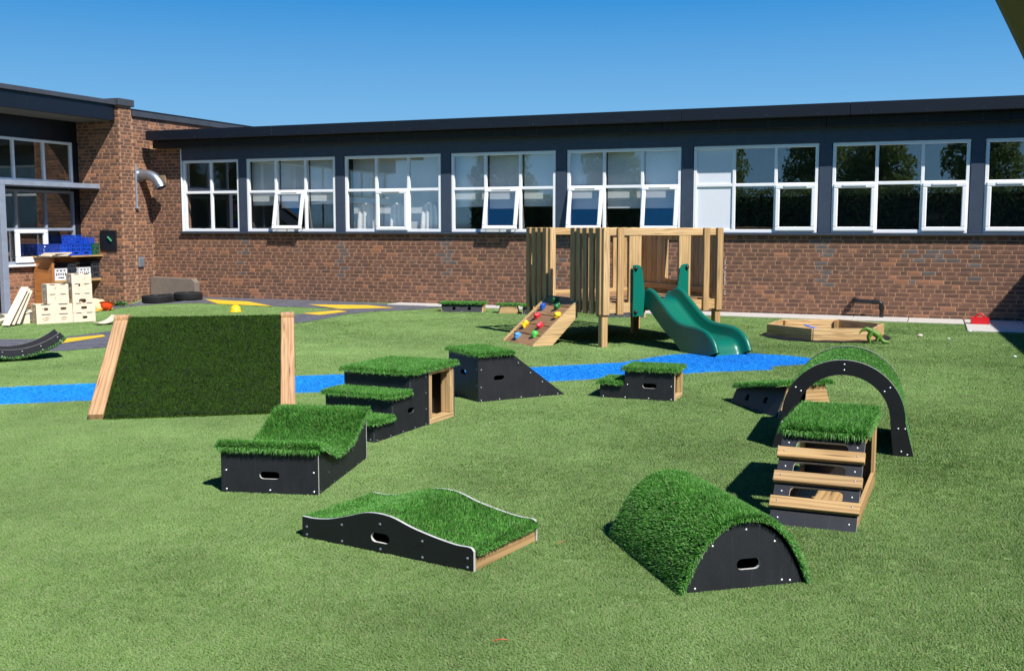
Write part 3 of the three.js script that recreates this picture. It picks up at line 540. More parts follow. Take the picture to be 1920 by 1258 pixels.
// ---------------------------------------------------------------- grass-topped play blocks
function toy(name, label, category, [x, z], [dx, dz], group) { const t = thing(name, label, category, group); t.position.set(x, 0, z); t.rotation.y = Math.atan2(-dz, dx); return t; }
const H90 = Math.PI / 2;
function spline(pts, n) { const c = new THREE.CatmullRomCurve3(pts.map(p => V3(p[0], p[1], 0)), false, 'centripetal'); return [...Array(n + 1).keys()].map(i => { const p = c.getPoint(i / n); return [p.x, p.y]; }); }
const rect = (x0, x1, y0, y1) => [[x0, y0], [x1, y0], [x1, y1], [x0, y1]];

{ // box with a dipping grass seat
  const t = toy('wave_seat_block', 'black box with dipping saddle shaped grass top, beside the stepped block', 'play block', [-1.751, -6.259], [0.601, 0.088]);
  const W = 0.607, D = 1.03, top = spline([[0, 0.285], [0.05, 0.278], [0.15, 0.232], [0.3, 0.183], [0.5, 0.18], [0.68, 0.216], [0.84, 0.283], [0.95, 0.321], [1.03, 0.327]], 24), th = 0.015;
  board('front_panel', rect(0, W, 0, 0.285), th, [slot(W / 2, 0.115, 0.125, 0.045)], M4(0, 0.002, -th), t, M.hdpe, M.edge);
  for (const x of [0.001, W - th - 0.001]) board('side_panel', [[th, 0], [D - th, 0], ...top.slice(1, -1).reverse()].map(p => [p[0], p[1]]), th, [], M4(x, 0.002, 0, H90), t, M.hdpe, M.edgeDark);
  board('back_panel', rect(0, W, 0, 0.322), th, [slot(W / 2, 0.16, 0.125, 0.045)], M4(0, 0.002, -D), t, M.hdpe, M.edge);
  for (const [x, y] of [[0.03, 0.265], [W / 2, 0.265], [W - 0.03, 0.265], [0.03, 0.14], [W - 0.03, 0.14], [0.03, 0.025], [W / 2, 0.025], [W - 0.03, 0.025]]) bolt(t, x, y, 0.0005, FZ);
  for (const [d, y] of [[0.04, 0.02], [0.3, 0.02], [0.55, 0.02], [0.8, 0.02], [1.0, 0.02], [0.2, 0.1], [0.7, 0.13], [1.0, 0.16]]) bolt(t, W + 0.0005, y, -d, FZ, H90, 0.8);
  const c = board('maker_plate', rect(0.04, 0.1, 0.222, 0.236), 0.002, [], M4(0, 0, 0), t, M.hdpeDark, M.edgeDark);
  turf(t, { prof: [[-0.016, 0.29], ...top.map(p => [p[0], p[1] + 0.016]), [1.05, 0.345]], z0: -0.014, z1: W + 0.014, m: M4(0, 0, 0, H90), density: 44000, len: 0.044 });
}
{ // three-step block and the open cube behind it
  const d = [0.904, 0.428], O = [-1.572, -7.970], W = 0.62, S = 0.26, Hs = [0.145, 0.3, 0.45], th = 0.015;
  const t = toy('step_block', 'black three step block with a grass mat on each tread', 'play block', O, d);
  const prof = [[0, 0], [S * 3, 0], [S * 3, Hs[2]], [S * 2, Hs[2]], [S * 2, Hs[1]], [S, Hs[1]], [S, Hs[0]], [0, Hs[0]]];
  for (const x of [0, W - th]) board('side_panel', prof, th, [slot(0.52, 0.165, 0.1, 0.042)], M4(x, 0.002, 0, H90), t, M.hdpe, M.edgeDark);
  Hs.forEach((h, i) => board('riser', rect(th + 0.001, W - th - 0.001, i ? Hs[i - 1] : 0, h), th, [], M4(0, 0.002, -S * i - th - 0.001), t, M.hdpe, M.edgeDark));
  board('back_panel', rect(th + 0.001, W - th - 0.001, 0, Hs[2]), th, [], M4(0, 0.002, -S * 3 + 0.001), t, M.hdpe, M.edgeDark);
  Hs.forEach((h, i) => { part('tread_board', bx(th, W - th, h - 0.018, h - 0.002, -S * (i + 1) + 0.002, -S * i - th - 0.003, 0), M.hdpeDark, t); turf(t, { prof: [[S * i - 0.025, h + 0.014], [S * (i + 1) - (i < 2 ? 0.012 : -0.005), h + 0.016]], z0: -0.018, z1: W + 0.018, m: M4(0, 0, 0, H90), density: 34000, len: 0.04 }); });
  for (const z of [0.03, 0.22, 0.4, 0.58, 0.75]) bolt(t, W + 0.0005, 0.02, -z, FZ, H90, 0.9); for (const y of [0.14, 0.27, 0.4]) bolt(t, W + 0.0005, y, -0.755, FZ, H90, 0.9);
  for (const [i, h] of Hs.entries()) for (const x of [0.04, 0.22, 0.4, 0.58]) bolt(t, x, h - 0.03, -S * i + 0.0005, FZ, 0, 0.8);
  for (const x of [0.04, 0.58]) bolt(t, x, 0.025, 0.0005, FZ, 0, 0.8);

  const q = toy('open_cube_block', 'grass topped cube with pine framed open side, standing against the three step block', 'play block', [O[0] + 0.428 * 0.79, O[1] - 0.904 * 0.79], d);
  const D = 0.44, h = 0.45;
  for (const z of [-0.016, -D]) board('end_panel', rect(0, W - 0.0, 0, h), 0.015, [], M4(0, 0.002, z), q, M.hdpe, M.edgeDark);
  board('side_panel', rect(0.016, D - 0.016, 0, h), 0.015, [slot(D / 2, 0.25, 0.1, 0.042)], M4(0, 0.002, 0, H90), q, M.hdpe, M.edge);
  const m = M.pine[0];
  part('frame_post', bx(W - 0.06, W + 0.004, 0.05, h - 0.045, -0.056, -0.018, 0.004), m, q); part('frame_post', bx(W - 0.09, W + 0.004, 0.05, h - 0.045, -D + 0.018, -D + 0.075, 0.004), M.pine[2], q);
  part('frame_rail', bx(W - 0.08, W + 0.006, 0.003, 0.048, -D + 0.018, -0.018, 0.004), M.pine[2], q); part('frame_rail', bx(W - 0.06, W + 0.004, h - 0.043, h, -D + 0.018, -0.018, 0.004), m, q);
  part('frame_post', bx(0.03, 0.1, 0.02, h - 0.01, -D + 0.018, -D + 0.07, 0.004), M.pine[3], q); part('floor_board', bx(0.03, W - 0.085, 0.004, 0.02, -D + 0.018, -0.018, 0.002), M.pine[1], q);
  turf(q, { prof: [[-0.0, h + 0.014], [D + 0.035, h + 0.014]], z0: -0.018, z1: W + 0.018, m: M4(0, 0, 0, H90), density: 34000, len: 0.04, edges: [0, 1, 1, 1] });
}
{ // wedge with platform
  const t = toy('wedge_block', 'tall black wedge block with small grass platform above a long slope', 'play block', [-0.305, -9.503], [0.869, -0.495]);
  const W = 0.6, L = 0.92, h = 0.43, P = 0.35, th = 0.015;
  for (const z of [-th, -W]) board('side_panel', [[0, 0], [L, 0], [L, 0.012], [P, h], [0, h]], th, [slot(0.215, 0.215, 0.11, 0.045)], M4(0, 0.002, z), t, M.hdpe, M.edgeDark);
  board('end_panel', rect(th + 0.001, W - th - 0.001, 0, h), th, [slot(W / 2, 0.25, 0.11, 0.045)], M4(0.001, 0.002, 0, H90), t, M.hdpe, M.edgeDark);
  part('slope_board', beam(V3(P - 0.004, h - 0.012, -W / 2), V3(L - 0.01, 0.006, -W / 2), W - 2 * th - 0.004, 0.014, 0.002), M.hdpeDark, t); part('platform_board', bx(0.017, P, h - 0.014, h, -W + 0.017, -0.017, 0), M.hdpeDark, t);
  for (const [x, y] of [[0.03, 0.02], [0.22, 0.02], [0.45, 0.02], [0.65, 0.02], [0.85, 0.02], [0.03, 0.3], [0.03, 0.14], [0.42, 0.34], [0.55, 0.24], [0.68, 0.145]]) bolt(t, x, y, 0.0005, FZ, 0, 0.9);
  for (const [z, y] of [[0.03, 0.02], [0.2, 0.02], [0.4, 0.02], [0.03, 0.15], [0.03, 0.3], [0.06, 0.4], [0.2, 0.4]]) bolt(t, -0.0005, y + 0.005, -z, FZ, -H90, 0.9);
  turf(t, { prof: [[-0.02, h + 0.014], [P + 0.02, h + 0.014]], z0: -W - 0.018, z1: 0.018, density: 30000, len: 0.04 });
}
{ // small two-step block
  const t = toy('low_step_block', 'small black two step block with grass treads beside the blue river', 'play block', [0.823, -9.802], [0.656, 0.241]);
  const L = 0.70, D = 0.39, s = 0.235, h1 = 0.14, h2 = 0.275, th = 0.015;
  for (const z of [-th, -D]) board('side_panel', [[0, 0], [L, 0], [L, h2], [s, h2], [s, h1], [0, h1]], th, [slot(0.47, 0.135, 0.13, 0.045)], M4(0, 0.002, z), t, M.hdpe, M.edge);
  board('end_panel', rect(th + 0.001, D - th - 0.001, 0, h1), th, [], M4(0.001, 0.002, 0, H90), t, M.hdpe, M.edgeDark); board('riser', rect(th + 0.001, D - th - 0.001, h1, h2), th, [], M4(s + 0.001, 0.002, 0, H90), t, M.hdpe, M.edgeDark);
  const m = M.pine[2]; for (const [y0, y1] of [[0.003, 0.04], [h2 - 0.04, h2]]) part('frame_rail', bx(L - 0.05, L + 0.003, y0, y1, -D + 0.017, -0.017, 0.003), m, t); for (const z of [-0.05, -D + 0.017]) part('frame_post', bx(L - 0.05, L + 0.002, 0.042, h2 - 0.042, z, z + 0.033, 0.003), M.pine[0], t);
  for (const [x, y] of [[0.03, 0.02], [0.24, 0.02], [0.46, 0.02], [0.67, 0.02], [0.03, 0.12], [0.26, 0.14], [0.67, 0.14], [0.27, 0.255], [0.47, 0.255], [0.67, 0.255]]) bolt(t, x, y, 0.0005, FZ, 0, 0.9);
  turf(t, { prof: [[-0.022, h1 + 0.014], [s - 0.008, h1 + 0.014]], z0: -D - 0.018, z1: 0.018, density: 30000, len: 0.036, edges: [1, 0, 1, 1] });
  turf(t, { prof: [[s - 0.02, h2 + 0.014], [L + 0.02, h2 + 0.014]], z0: -D - 0.018, z1: 0.018, density: 30000, len: 0.036 });
}
function taperBench(name, label, pos, dir, L, h0, h1, W, lean, group, dens = 26000) {     // sloping black sides with square holes, planked pine ends
  const t = toy(name, label, 'play block', pos, dir, group), th = 0.015;
  const side = (front) => { const holes = [0.3, 0.68].map(f => rhole(L * f - 0.03, L * f + 0.03, (h0 + (h1 - h0) * f) * 0.5 - 0.028, (h0 + (h1 - h0) * f) * 0.5 + 0.028, 0.008));
    const s = Math.atan2(lean, (h0 + h1) / 2), m = front ? M4(0, 0.002, 0, 0, -s).multiply(M4(0, 0, -th)) : M4(L, 0.002, -W, Math.PI, -s).multiply(M4(0, 0, -th));
    return board('side_panel', front ? [[0, 0], [L, 0], [L, h1], [0, h0]] : [[0, 0], [L, 0], [L, h0], [0, h1]], th, holes, m, t, M.hdpe, M.edgeDark); };
  side(true); side(false);
  const end = (x, h, ry) => { const n = Math.max(2, Math.round(h / 0.13)); for (let i = 0; i < n; i++) { const y0 = h * i / n, y1 = h * (i + 1) / n - 0.004, a = lean * y0 / h + 0.018, b = lean * y1 / h + 0.018; part('end_plank', planarUV(clean(extr([[a, y0], [W - a, y0], [W - b, y1], [b, y1]], 0.018).applyMatrix4(ry)), 1), pick([M.pine[0], M.pine[2]]), t); } };
  end(L, h1, M4(L - 0.002, 0.003, 0, H90)); end(0, h0, M4(-0.016, 0.003, 0, H90));
  for (const f of [0.03, 0.5, 0.97]) bolt(t, L * f, 0.02, 0.001 - 0.02 * lean, FZ, 0, 0.9);
  turf(t, { prof: [[-0.03, h0 + 0.014], [L + 0.03, h1 + 0.014]], z0: -W + lean - 0.05, z1: -lean + 0.05, density: dens, len: 0.044, width: dens < 10000 ? 0.006 : 0.0042 });
  return t;
}
taperBench('taper_bench', 'black tapered grass topped ramp bench with square holes, half hidden behind the turf arch', [1.993, -9.532], [0.246, 0.969], 0.83, 0.14, 0.285, 0.55, 0.09);
taperBench('taper_bench', 'low black grass topped bench with two square holes, nearest the far path', [-1.313, -19.70], [0.99, 0.12], 0.76, 0.15, 0.15, 0.42, 0.07, 'low benches by the wall', 7000);
taperBench('taper_bench', 'low grass topped bench turned end on, its pine end facing the lawn', [0.14, -19.34], [0.96, -0.28], 0.2, 0.15, 0.15, 0.4, 0.04, 'low benches by the wall', 7000).rotation.y += 1.25;
taperBench('taper_bench', 'low grass topped bench partly behind the slatted side of the play deck', [0.2, -19.1], [0.98, 0.1], 0.7, 0.15, 0.15, 0.4, 0.05, 'low benches by the wall', 7000);
taperBench('taper_bench', 'low grass topped bench seen beneath the floor of the play deck', [1.62, -18.5], [0.99, 0.05], 0.7, 0.15, 0.15, 0.4, 0.05, 'low benches by the wall', 7000);

function archPts(R, cy, foot, n = 22) { const a = [[-foot, 0]]; const t0 = Math.PI; for (let i = 0; i <= n; i++) { const t = Math.PI - Math.PI * i / n; a.push([R * Math.cos(t), cy + R * Math.sin(t)]); } a.push([foot, 0]); return a; }
{ // arch tunnel
  const t = toy('turf_arch', 'tall black arch tunnel with turf over its back, behind the ladder block', 'play block', [2.33, -7.37], [0.94, 0.335]);
  const out = archPts(0.418, 0.245, 0.482, 40), inn = archPts(0.318, 0.24, 0.345, 36), D = 0.93, th = 0.018;
  for (const z of [-th, -D]) board('arch_panel', [...out, ...inn.slice().reverse()].reverse(), th, [], M4(0, 0.002, z), t, M.hdpeDark, M.edge);
  const shell = archPts(0.368, 0.243, 0.42, 36), sh2 = archPts(0.353, 0.243, 0.405, 36);
  part('arch_shell', extr([...shell, ...sh2.reverse()].reverse(), D - 2 * th - 0.002).translate(0, 0.004, -D + th + 0.001), M.hdpeDark, t);
  for (const [a, ra] of [[90, [0.35, 0.39]], [147, [0.345, 0.39]], [38, [0.345, 0.39]]]) for (const r of ra) bolt(t, r * Math.cos(a * Math.PI / 180), 0.243 + r * Math.sin(a * Math.PI / 180), 0.0005, FZ, 0, 1);
  for (const [x, y] of [[0.37, 0.2], [0.415, 0.2], [0.395, 0.04], [0.435, 0.02], [-0.37, 0.2], [-0.415, 0.2], [-0.395, 0.04], [-0.435, 0.02]]) bolt(t, x, y, 0.0005, FZ, 0, 1);
  turf(t, { prof: archPts(0.402, 0.244, 0.458, 36), z0: -D + th + 0.002, z1: -th - 0.002, density: 26000, len: 0.026, edges: [0, 0, 0, 0], spread: 0.6 });
}
{ // ladder block
  const t = toy('ladder_block', 'grass topped block with three pine rungs on its sloping black ladder face', 'play block', [1.381, -5.572], [0.918, 0.397]);
  const W = 0.45, D = 1.2, h = 0.435, run = 0.42, th = 0.016, tilt = Math.atan2(run, h), L = Math.hypot(run, h);
  const P = M4(0, 0.002, 0, 0, -tilt);        // face plane: x across, y up the slope
  const hole = y => rhole(0.085, W - 0.085, y - 0.045, y + 0.045, 0.03);
  const face = board('ladder_face', rect(0, W, 0, L), th, [hole(0.205), hole(0.365), hole(0.505)], P.clone().multiply(M4(0, 0, -th)), t, M.hdpe, M.edge);
  [0.135, 0.295, 0.452].forEach((y, i) => part('rung', cbox(W + 0.02, 0.066, 0.03, 0.003).applyMatrix4(P.clone().multiply(M4(W / 2, y, 0.0165, 0, 0.0))), M.pine[[1, 3, 1][i]], t));
  for (const y of [0.05, 0.215, 0.375, 0.53]) for (const x of [0.04, W - 0.04]) { const b = bolt(t, 0, 0, 0); b.position.set(x, y, 0.0005).applyMatrix4(P); b.rotation.set(FZ - tilt, 0, 0); }
  for (const y of [0.135, 0.295, 0.452]) for (const x of [0.03, W - 0.03]) { const b = bolt(t, 0, 0, 0, 0, 0, 0.7); b.position.set(x, y + 0.004, 0.032).applyMatrix4(P); b.rotation.set(FZ - tilt, 0, 0); }
  for (const x of [0.0, W - 0.022]) {
    part('base_rail', bx(x, x + 0.022, 0.003, 0.09, -D, -0.12, 0.003), M.pine[1], t); part('frame_post', bx(x, x + 0.022, 0.092, h - 0.045, -D, -D + 0.095, 0.003), M.pine[0], t);
    part('top_rail', bx(x, x + 0.022, h - 0.043, h, -D, -run - 0.03, 0.003), M.pine[3], t); part('frame_brace', beam(V3(x + 0.011, 0.092, -D * 0.62), V3(x + 0.011, h - 0.045, -D * 0.62), 0.09, 0.022, 0.003), M.pine[3], t);
  }
  board('back_panel', rect(0.024, W - 0.024, 0, h), th, [], M4(0, 0.002, -D + 0.002), t, M.hdpe, M.edgeDark);
  part('floor_board', bx(0.024, W - 0.024, 0.004, 0.02, -D + 0.03, -0.2, 0), M.pine[1], t); part('top_board', bx(0.002, W - 0.002, h + 0.001, h + 0.014, -D, -run - 0.004, 0), M.hdpeDark, t);
  turf(t, { prof: [[run - 0.035, h + 0.02], [run + 0.03, h + 0.03], [D + 0.03, h + 0.028]], z0: 0.0, z1: W, m: M4(0, 0, 0, H90), density: 46000, len: 0.048, hang: 1.1 });
}
{ // half-round tunnel mound
  const t = toy('half_round_block', 'low half round tunnel block wrapped in grass with slotted black end', 'play block', [0.765, -4.472], [0.968, -0.252]);
  const W = 0.56, D = 0.877, h = 0.292; const f = x => h * Math.pow(Math.max(0, 1 - Math.pow(Math.abs(2 * x / W - 1), 2.35)), 0.86);
  const arc = k => { const a = []; for (let i = 0; i <= 34; i++) { const c = -Math.cos(Math.PI * i / 34); a.push([W / 2 + c * (W / 2) * (1 + k), f(W / 2 + c * W / 2) * (1 + k * 1.1)]); } return a; };
  for (const z of [-0.03, -D]) board('end_panel', arc(0).slice().reverse().map(p => [p[0], p[1]]), 0.016, [slot(W / 2 + 0.015, 0.112, 0.115, 0.05)], M4(0, 0.002, z), t, M.hdpe, M.edge);
  for (const [x, y] of [[0.04, 0.02], [0.12, 0.205], [W / 2, 0.268], [0.42, 0.205], [0.46, 0.025], [0.5, 0.02]]) bolt(t, x, y, -0.0135, FZ, 0, 1);
  turf(t, { prof: arc(0.1).map(p => [p[0], p[1] + 0.004]), z0: -D - 0.012, z1: -0.002, density: 52000, len: 0.032, width: 0.003, edges: [0, 0, 1, 1], hang: 0.8 });
}
{ // wave mound
  const t = toy('wave_mound', 'low humped grass mat between two wavy edged black side boards', 'play block', [-1.08, -5.327], [0.875, 0.54]);
  const L = 1.06, D = 0.585, th = 0.016, top = spline([[0, 0.114], [0.08, 0.113], [0.19, 0.127], [0.31, 0.16], [0.435, 0.195], [0.57, 0.195], [0.7, 0.16], [0.83, 0.134], [0.965, 0.116], [1.045, 0.114], [1.06, 0.1]], 40);
  for (const z of [-th, -D]) board('wavy_panel', [[0, 0], [L, 0], ...top.slice().reverse()], th, [slot(0.51, 0.078, 0.115, 0.048)], M4(0, 0.002, z), t, M.hdpeDark, M.edge);
  for (const x of [0.003, L - 0.023]) part('end_board', bx(x, x + 0.02, 0.003, 0.085, -D + 0.002, -th - 0.002, 0.003), M.pine[3], t);
  for (const [x, y] of [[0.03, 0.065], [0.03, 0.024], [0.265, 0.11], [0.265, 0.026], [0.51, 0.15], [0.51, 0.025], [0.765, 0.105], [0.765, 0.026], [1.025, 0.065], [1.025, 0.022]]) bolt(t, x, y, 0.0005, FZ, 0, 1);
  turf(t, { prof: top.slice(0, -1).map(p => [p[0], p[1] - 0.01]).concat([[1.07, 0.095]]), z0: -D + th, z1: -th, density: 46000, len: 0.03, width: 0.003, edges: [1, 1, 0, 0], hang: 0.8 });
}
{ // rocker lying on its back at the left
  const t = toy('curved_rocker', 'shallow curved black rocker with turf on its underside, lying on the lawn by the path', 'play block', [-5.88, -12.38], [0.86, -0.51]);
  const R = 0.967, th = 0.018, D = 0.5, cy = R + 0.04, ang = 38 * Math.PI / 180;
  const arc = (r, rev) => { const a = []; for (let i = 0; i <= 30; i++) { const q = -ang + 2 * ang * i / 30; a.push([r * Math.sin(q), cy - r * Math.cos(q)]); } return rev ? a.reverse() : a; };
  for (const z of [-th, -D]) board('curved_panel', [...arc(R), ...arc(R - 0.11, true)], th, [], M4(0, 0, z), t, M.hdpe, M.edge);
  part('curved_seat', extr([...arc(R - 0.04), ...arc(R - 0.055, true)], D - 2 * th - 0.002).translate(0, 0, -D + th + 0.001), M.hdpe, t);
  for (let i = 0; i < 6; i++) { const q = -ang * 0.9 + 1.8 * ang * i / 5; for (const r of [R - 0.03, R - 0.08]) bolt(t, r * Math.sin(q), cy - r * Math.cos(q), 0.0005, FZ, 0, 1.2); }
  turf(t, { prof: arc(R - 0.02, true), z0: -D + th, z1: -th + 0.01, density: 9000, len: 0.042, width: 0.006, edges: [1, 1, 1, 1], spread: 0.6 });
}
{ // big grass-covered double ramp
  const t = toy('grass_ramp', 'large timber double ramp covered in dark green grass', 'play ramp', [-3.497, -8.606], [0.98, -0.2]);
  const W = 1.68, run = 1.57, h = 0.69, sw = 0.125;
  for (const x of [sw / 2, W - sw / 2]) {
    part('stringer', beam(V3(x, 0.012, 0.0), V3(x, h + 0.01, -run + 0.02), sw, 0.1, 0.006, V3(0, 1, 0)).translate(0, -0.0, -0.03), M.rampWood, t);
    part('stringer', beam(V3(x, h + 0.01, -run - 0.02), V3(x, 0.012, -2 * run), sw, 0.1, 0.006).translate(0, 0, 0.03), M.rampWood, t);
    part('ridge_cap', bx(x - sw / 2 - 0.003, x + sw / 2 + 0.003, h + 0.018, h + 0.056, -run - 0.1, -run + 0.1, 0.006), M.rampWood, t);
  }
  for (const x of [0.012, W - 0.03]) { // planked triangular sides
    for (let i = 0; i < 5; i++) { const y0 = 0.006 + i * 0.125, y1 = Math.min(h - 0.06, y0 + 0.121), g = y => (y / h) * run + 0.12; part('side_plank', planarUV(clean(extr([[g(y0), y0], [2 * run - g(y0), y0], [2 * run - g(y1), y1], [g(y1), y1]], 0.018).applyMatrix4(M4(x, 0, 0, H90))), 1, 2), M.decking[i % 3], t); }
  }
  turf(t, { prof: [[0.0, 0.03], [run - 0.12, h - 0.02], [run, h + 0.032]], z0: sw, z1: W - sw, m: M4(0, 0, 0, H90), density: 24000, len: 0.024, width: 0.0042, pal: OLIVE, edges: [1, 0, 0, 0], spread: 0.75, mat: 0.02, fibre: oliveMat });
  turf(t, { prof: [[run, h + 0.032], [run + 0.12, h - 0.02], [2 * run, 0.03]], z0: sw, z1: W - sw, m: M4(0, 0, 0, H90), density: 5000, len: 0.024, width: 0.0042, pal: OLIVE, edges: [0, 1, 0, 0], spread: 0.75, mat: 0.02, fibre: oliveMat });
}
// ---------------------------------------------------------------- play deck with slide and climbing ramp
const deck = toy('play_deck', 'raised square timber play deck with slatted sides and climbing ramp', 'play deck', [1.18, -13.84], [0.875, -0.485]);
{
  const S = 2.0, fl = 0.6, lo = 0.44, hi = 1.575, t = deck;
  for (const [x, z, b] of [[0.05, -0.05, hi], [1.5, -1.36, fl - 0.15], [S - 0.05, -0.05, hi], [0.05, -S + 0.05, hi], [S - 0.05, -S + 0.05, hi]]) part('post', bx(x - 0.047, x + 0.047, 0, b - 0.004, z - 0.047, z + 0.047, 0.006), pick(M.pine), t);
  for (let i = 0; i < 14; i++) part('deck_board', bx(0.1, S - 0.1, fl - 0.028, fl, -0.1 - i * 0.1285 - 0.1235, -0.1 - i * 0.1285, 0.004), M.decking[i % 3], t);
  part('joist', [bx(0.1, S - 0.1, lo + 0.02, fl - 0.03, -0.14, -0.095, 0.004)], pine(), t); part('joist', bx(0.1, S - 0.1, lo + 0.02, fl - 0.03, -S + 0.1, -S + 0.145, 0.004), pine(), t); part('joist', bx(0.098, 0.142, lo + 0.02, fl - 0.03, -S + 0.15, -0.145, 0.004), pine(), t); part('joist', bx(S - 0.142, S - 0.098, lo + 0.02, fl - 0.03, -S + 0.15, -0.145, 0.004), pine(), t);
  // front side: top rail, skirt boards, slats and the wide boards beside the slide
  part('top_rail', bx(0.1, S - 0.1, hi - 0.105, hi - 0.003, -0.06, -0.018, 0.004), M.pine[2], t);
  part('skirt_board', bx(0.1, 0.62, lo + 0.012, fl - 0.015, -0.05, -0.018, 0.003), M.pine[2], t); part('skirt_board', bx(1.38, S - 0.1, lo + 0.012, fl - 0.015, -0.05, -0.018, 0.003), M.pine[0], t);
  for (const x of [0.055, 0.28, 1.72, 1.955]) part('slat', bx(x - 0.05, x + 0.05, lo - 0.01, hi, -0.014, 0.022, 0.005), pine(), t);
  for (const x of [0.54, 1.37]) part('wide_board', bx(x - 0.1, x + 0.1, lo + 0.1, hi - 0.11, -0.064, -0.062 + 0.04, 0.004), M.pine[0], t);
  // left side: slats either side of the ramp opening
  const leftSlats = [0.08, 0.24, 0.4, 0.56, 0.7, 1.45, 1.6, 1.75, 1.92];
  for (const d of leftSlats) part('slat', bx(-0.022, 0.014, lo - 0.005, hi, -d - 0.05, -d + 0.05, 0.005), M.pine[3], t);
  for (const [a, b] of [[0.1, 0.76], [1.4, S - 0.1]]) { part('top_rail', bx(0.018, 0.06, hi - 0.105, hi - 0.004, -b, -a, 0.004), pine(), t); part('skirt_board', bx(0.018, 0.05, lo + 0.02, fl - 0.01, -b, -a, 0.003), pine(), t); }
  for (const d of [0.78, 1.38]) part('post', bx(0.016, 0.106, fl + 0.002, hi - 0.004, -d - 0.04, -d + 0.04, 0.005), pine(), t);
  // back side: open with rail and a few slats
  part('top_rail', bx(0.1, S - 0.1, hi - 0.105, hi - 0.004, -S + 0.02, -S + 0.06, 0.004), pine(), t); part('skirt_board', bx(0.1, S - 0.1, lo + 0.02, fl + 0.05, -S + 0.02, -S + 0.052, 0.003), pine(), t);
  for (const x of [0.08, 0.26, 0.44, 1.1, 1.26, 1.42, 1.58, 1.74, 1.92]) part('slat', bx(x - 0.05, x + 0.05, lo, hi, -S - 0.022, -S + 0.014, 0.005), pine(), t);
  // right side: vertical boards with a window opening
  for (let i = 0; i < 15; i++) { const d = 0.1 + i * 0.1255, x0 = S - 0.024, x1 = S - 0.004, win = d > 0.7 && d < 1.17; const g = win ? [bx(x0, x1, lo + 0.02, 0.82, -d - 0.12, -d, 0.003), bx(x0, x1, 1.39, hi - 0.01, -d - 0.12, -d, 0.003)] : [bx(x0, x1, lo + 0.02, hi - 0.01, -d - 0.12, -d, 0.003)]; part('wall_board', g, M.pine[i % 4], t); }
  part('window_lining', [bx(S - 0.06, S + 0.012, 0.82, 1.39, -1.256, -1.232, 0.003), bx(S - 0.06, S + 0.012, 0.82, 1.39, -0.725, -0.7, 0.003), bx(S - 0.06, S + 0.012, 0.795, 0.82, -1.255, -0.7, 0.003)], M.pine[2], t);
  for (const y of [0.66, 1.47]) part('cross_rail', bx(S - 0.075, S - 0.026, y, y + 0.08, -S + 0.1, -0.1, 0.004), pine(), t);
  // climbing ramp on the left side
  const RX = -0.73, za = -0.54, zb = -1.36, slope = Math.atan2(fl, -RX), RL = Math.hypot(fl, RX);
  const dirv = V3(Math.cos(slope), Math.sin(slope), 0), nv = V3(-Math.sin(slope), Math.cos(slope), 0), P = (s, n, z) => V3(RX, 0, 0).addScaledVector(dirv, s).addScaledVector(nv, n).setZ(z);
  const F = new THREE.Matrix4().makeBasis(dirv, nv, V3(0, 0, 1)).setPosition(RX, 0.0, 0);
  for (let i = 0; i < 5; i++) { const a = 0.012 + i * (RL + 0.03) / 5, b = a + (RL + 0.03) / 5 - 0.008; part('ramp_board', bx(a, b, -0.024, 0, zb + 0.002, za - 0.047, 0.004, 2).applyMatrix4(F), M.decking[(i + 1) % 3], t); }
  for (const [z0, z1] of [[za - 0.045, za], [zb - 0.045, zb]]) part('ramp_stringer', planarUV(clean(extr([[RX, 0.003], [RX + 0.3, 0.003], [-0.03, fl - 0.22], [-0.03, fl - 0.005], [RX + 0.006, 0.02]], z1 - z0, [], 0.003).translate(0, 0, z0)), 1, 0), M.pine[z0 > -1 ? 2 : 0], t);
  const holdCol = { r: plastic(206, 36, 56), y: plastic(240, 196, 20), b: plastic(80, 150, 210), n: plastic(26, 84, 170), g: plastic(74, 176, 70), d: plastic(20, 110, 50) };
  const hold = (c, s, f) => { const g = new THREE.IcosahedronGeometry(0.045, 3), p = g.attributes.position; const q = s * 13 + f * 7; for (let i = 0; i < p.count; i++) { const v = V3().fromBufferAttribute(p, i), k = 1 + 0.55 * noise.noise(v.x * 26 + q, v.y * 26, v.z * 26 + q); v.multiplyScalar(k); v.x *= 1.15; v.y = v.y * 1.15 + 0.02; v.z *= 0.75; p.setXYZ(i, v.x, Math.max(0, v.y), v.z); } g.computeVertexNormals(); part('climbing_hold', toCreasedNormals(mergeVertices(g.deleteAttribute('normal').deleteAttribute('uv')), 1).translate(s, 0.001, zb + (za - zb) * f).applyMatrix4(F), holdCol[c], t); };
  [['b', 0.13, 0.3], ['g', 0.2, 0.75], ['y', 0.35, 0.2], ['r', 0.37, 0.66], ['r', 0.53, 0.3], ['y', 0.6, 0.86], ['n', 0.72, 0.2], ['d', 0.76, 0.62], ['d', 0.88, 0.36]].forEach(a => hold(...a));
}
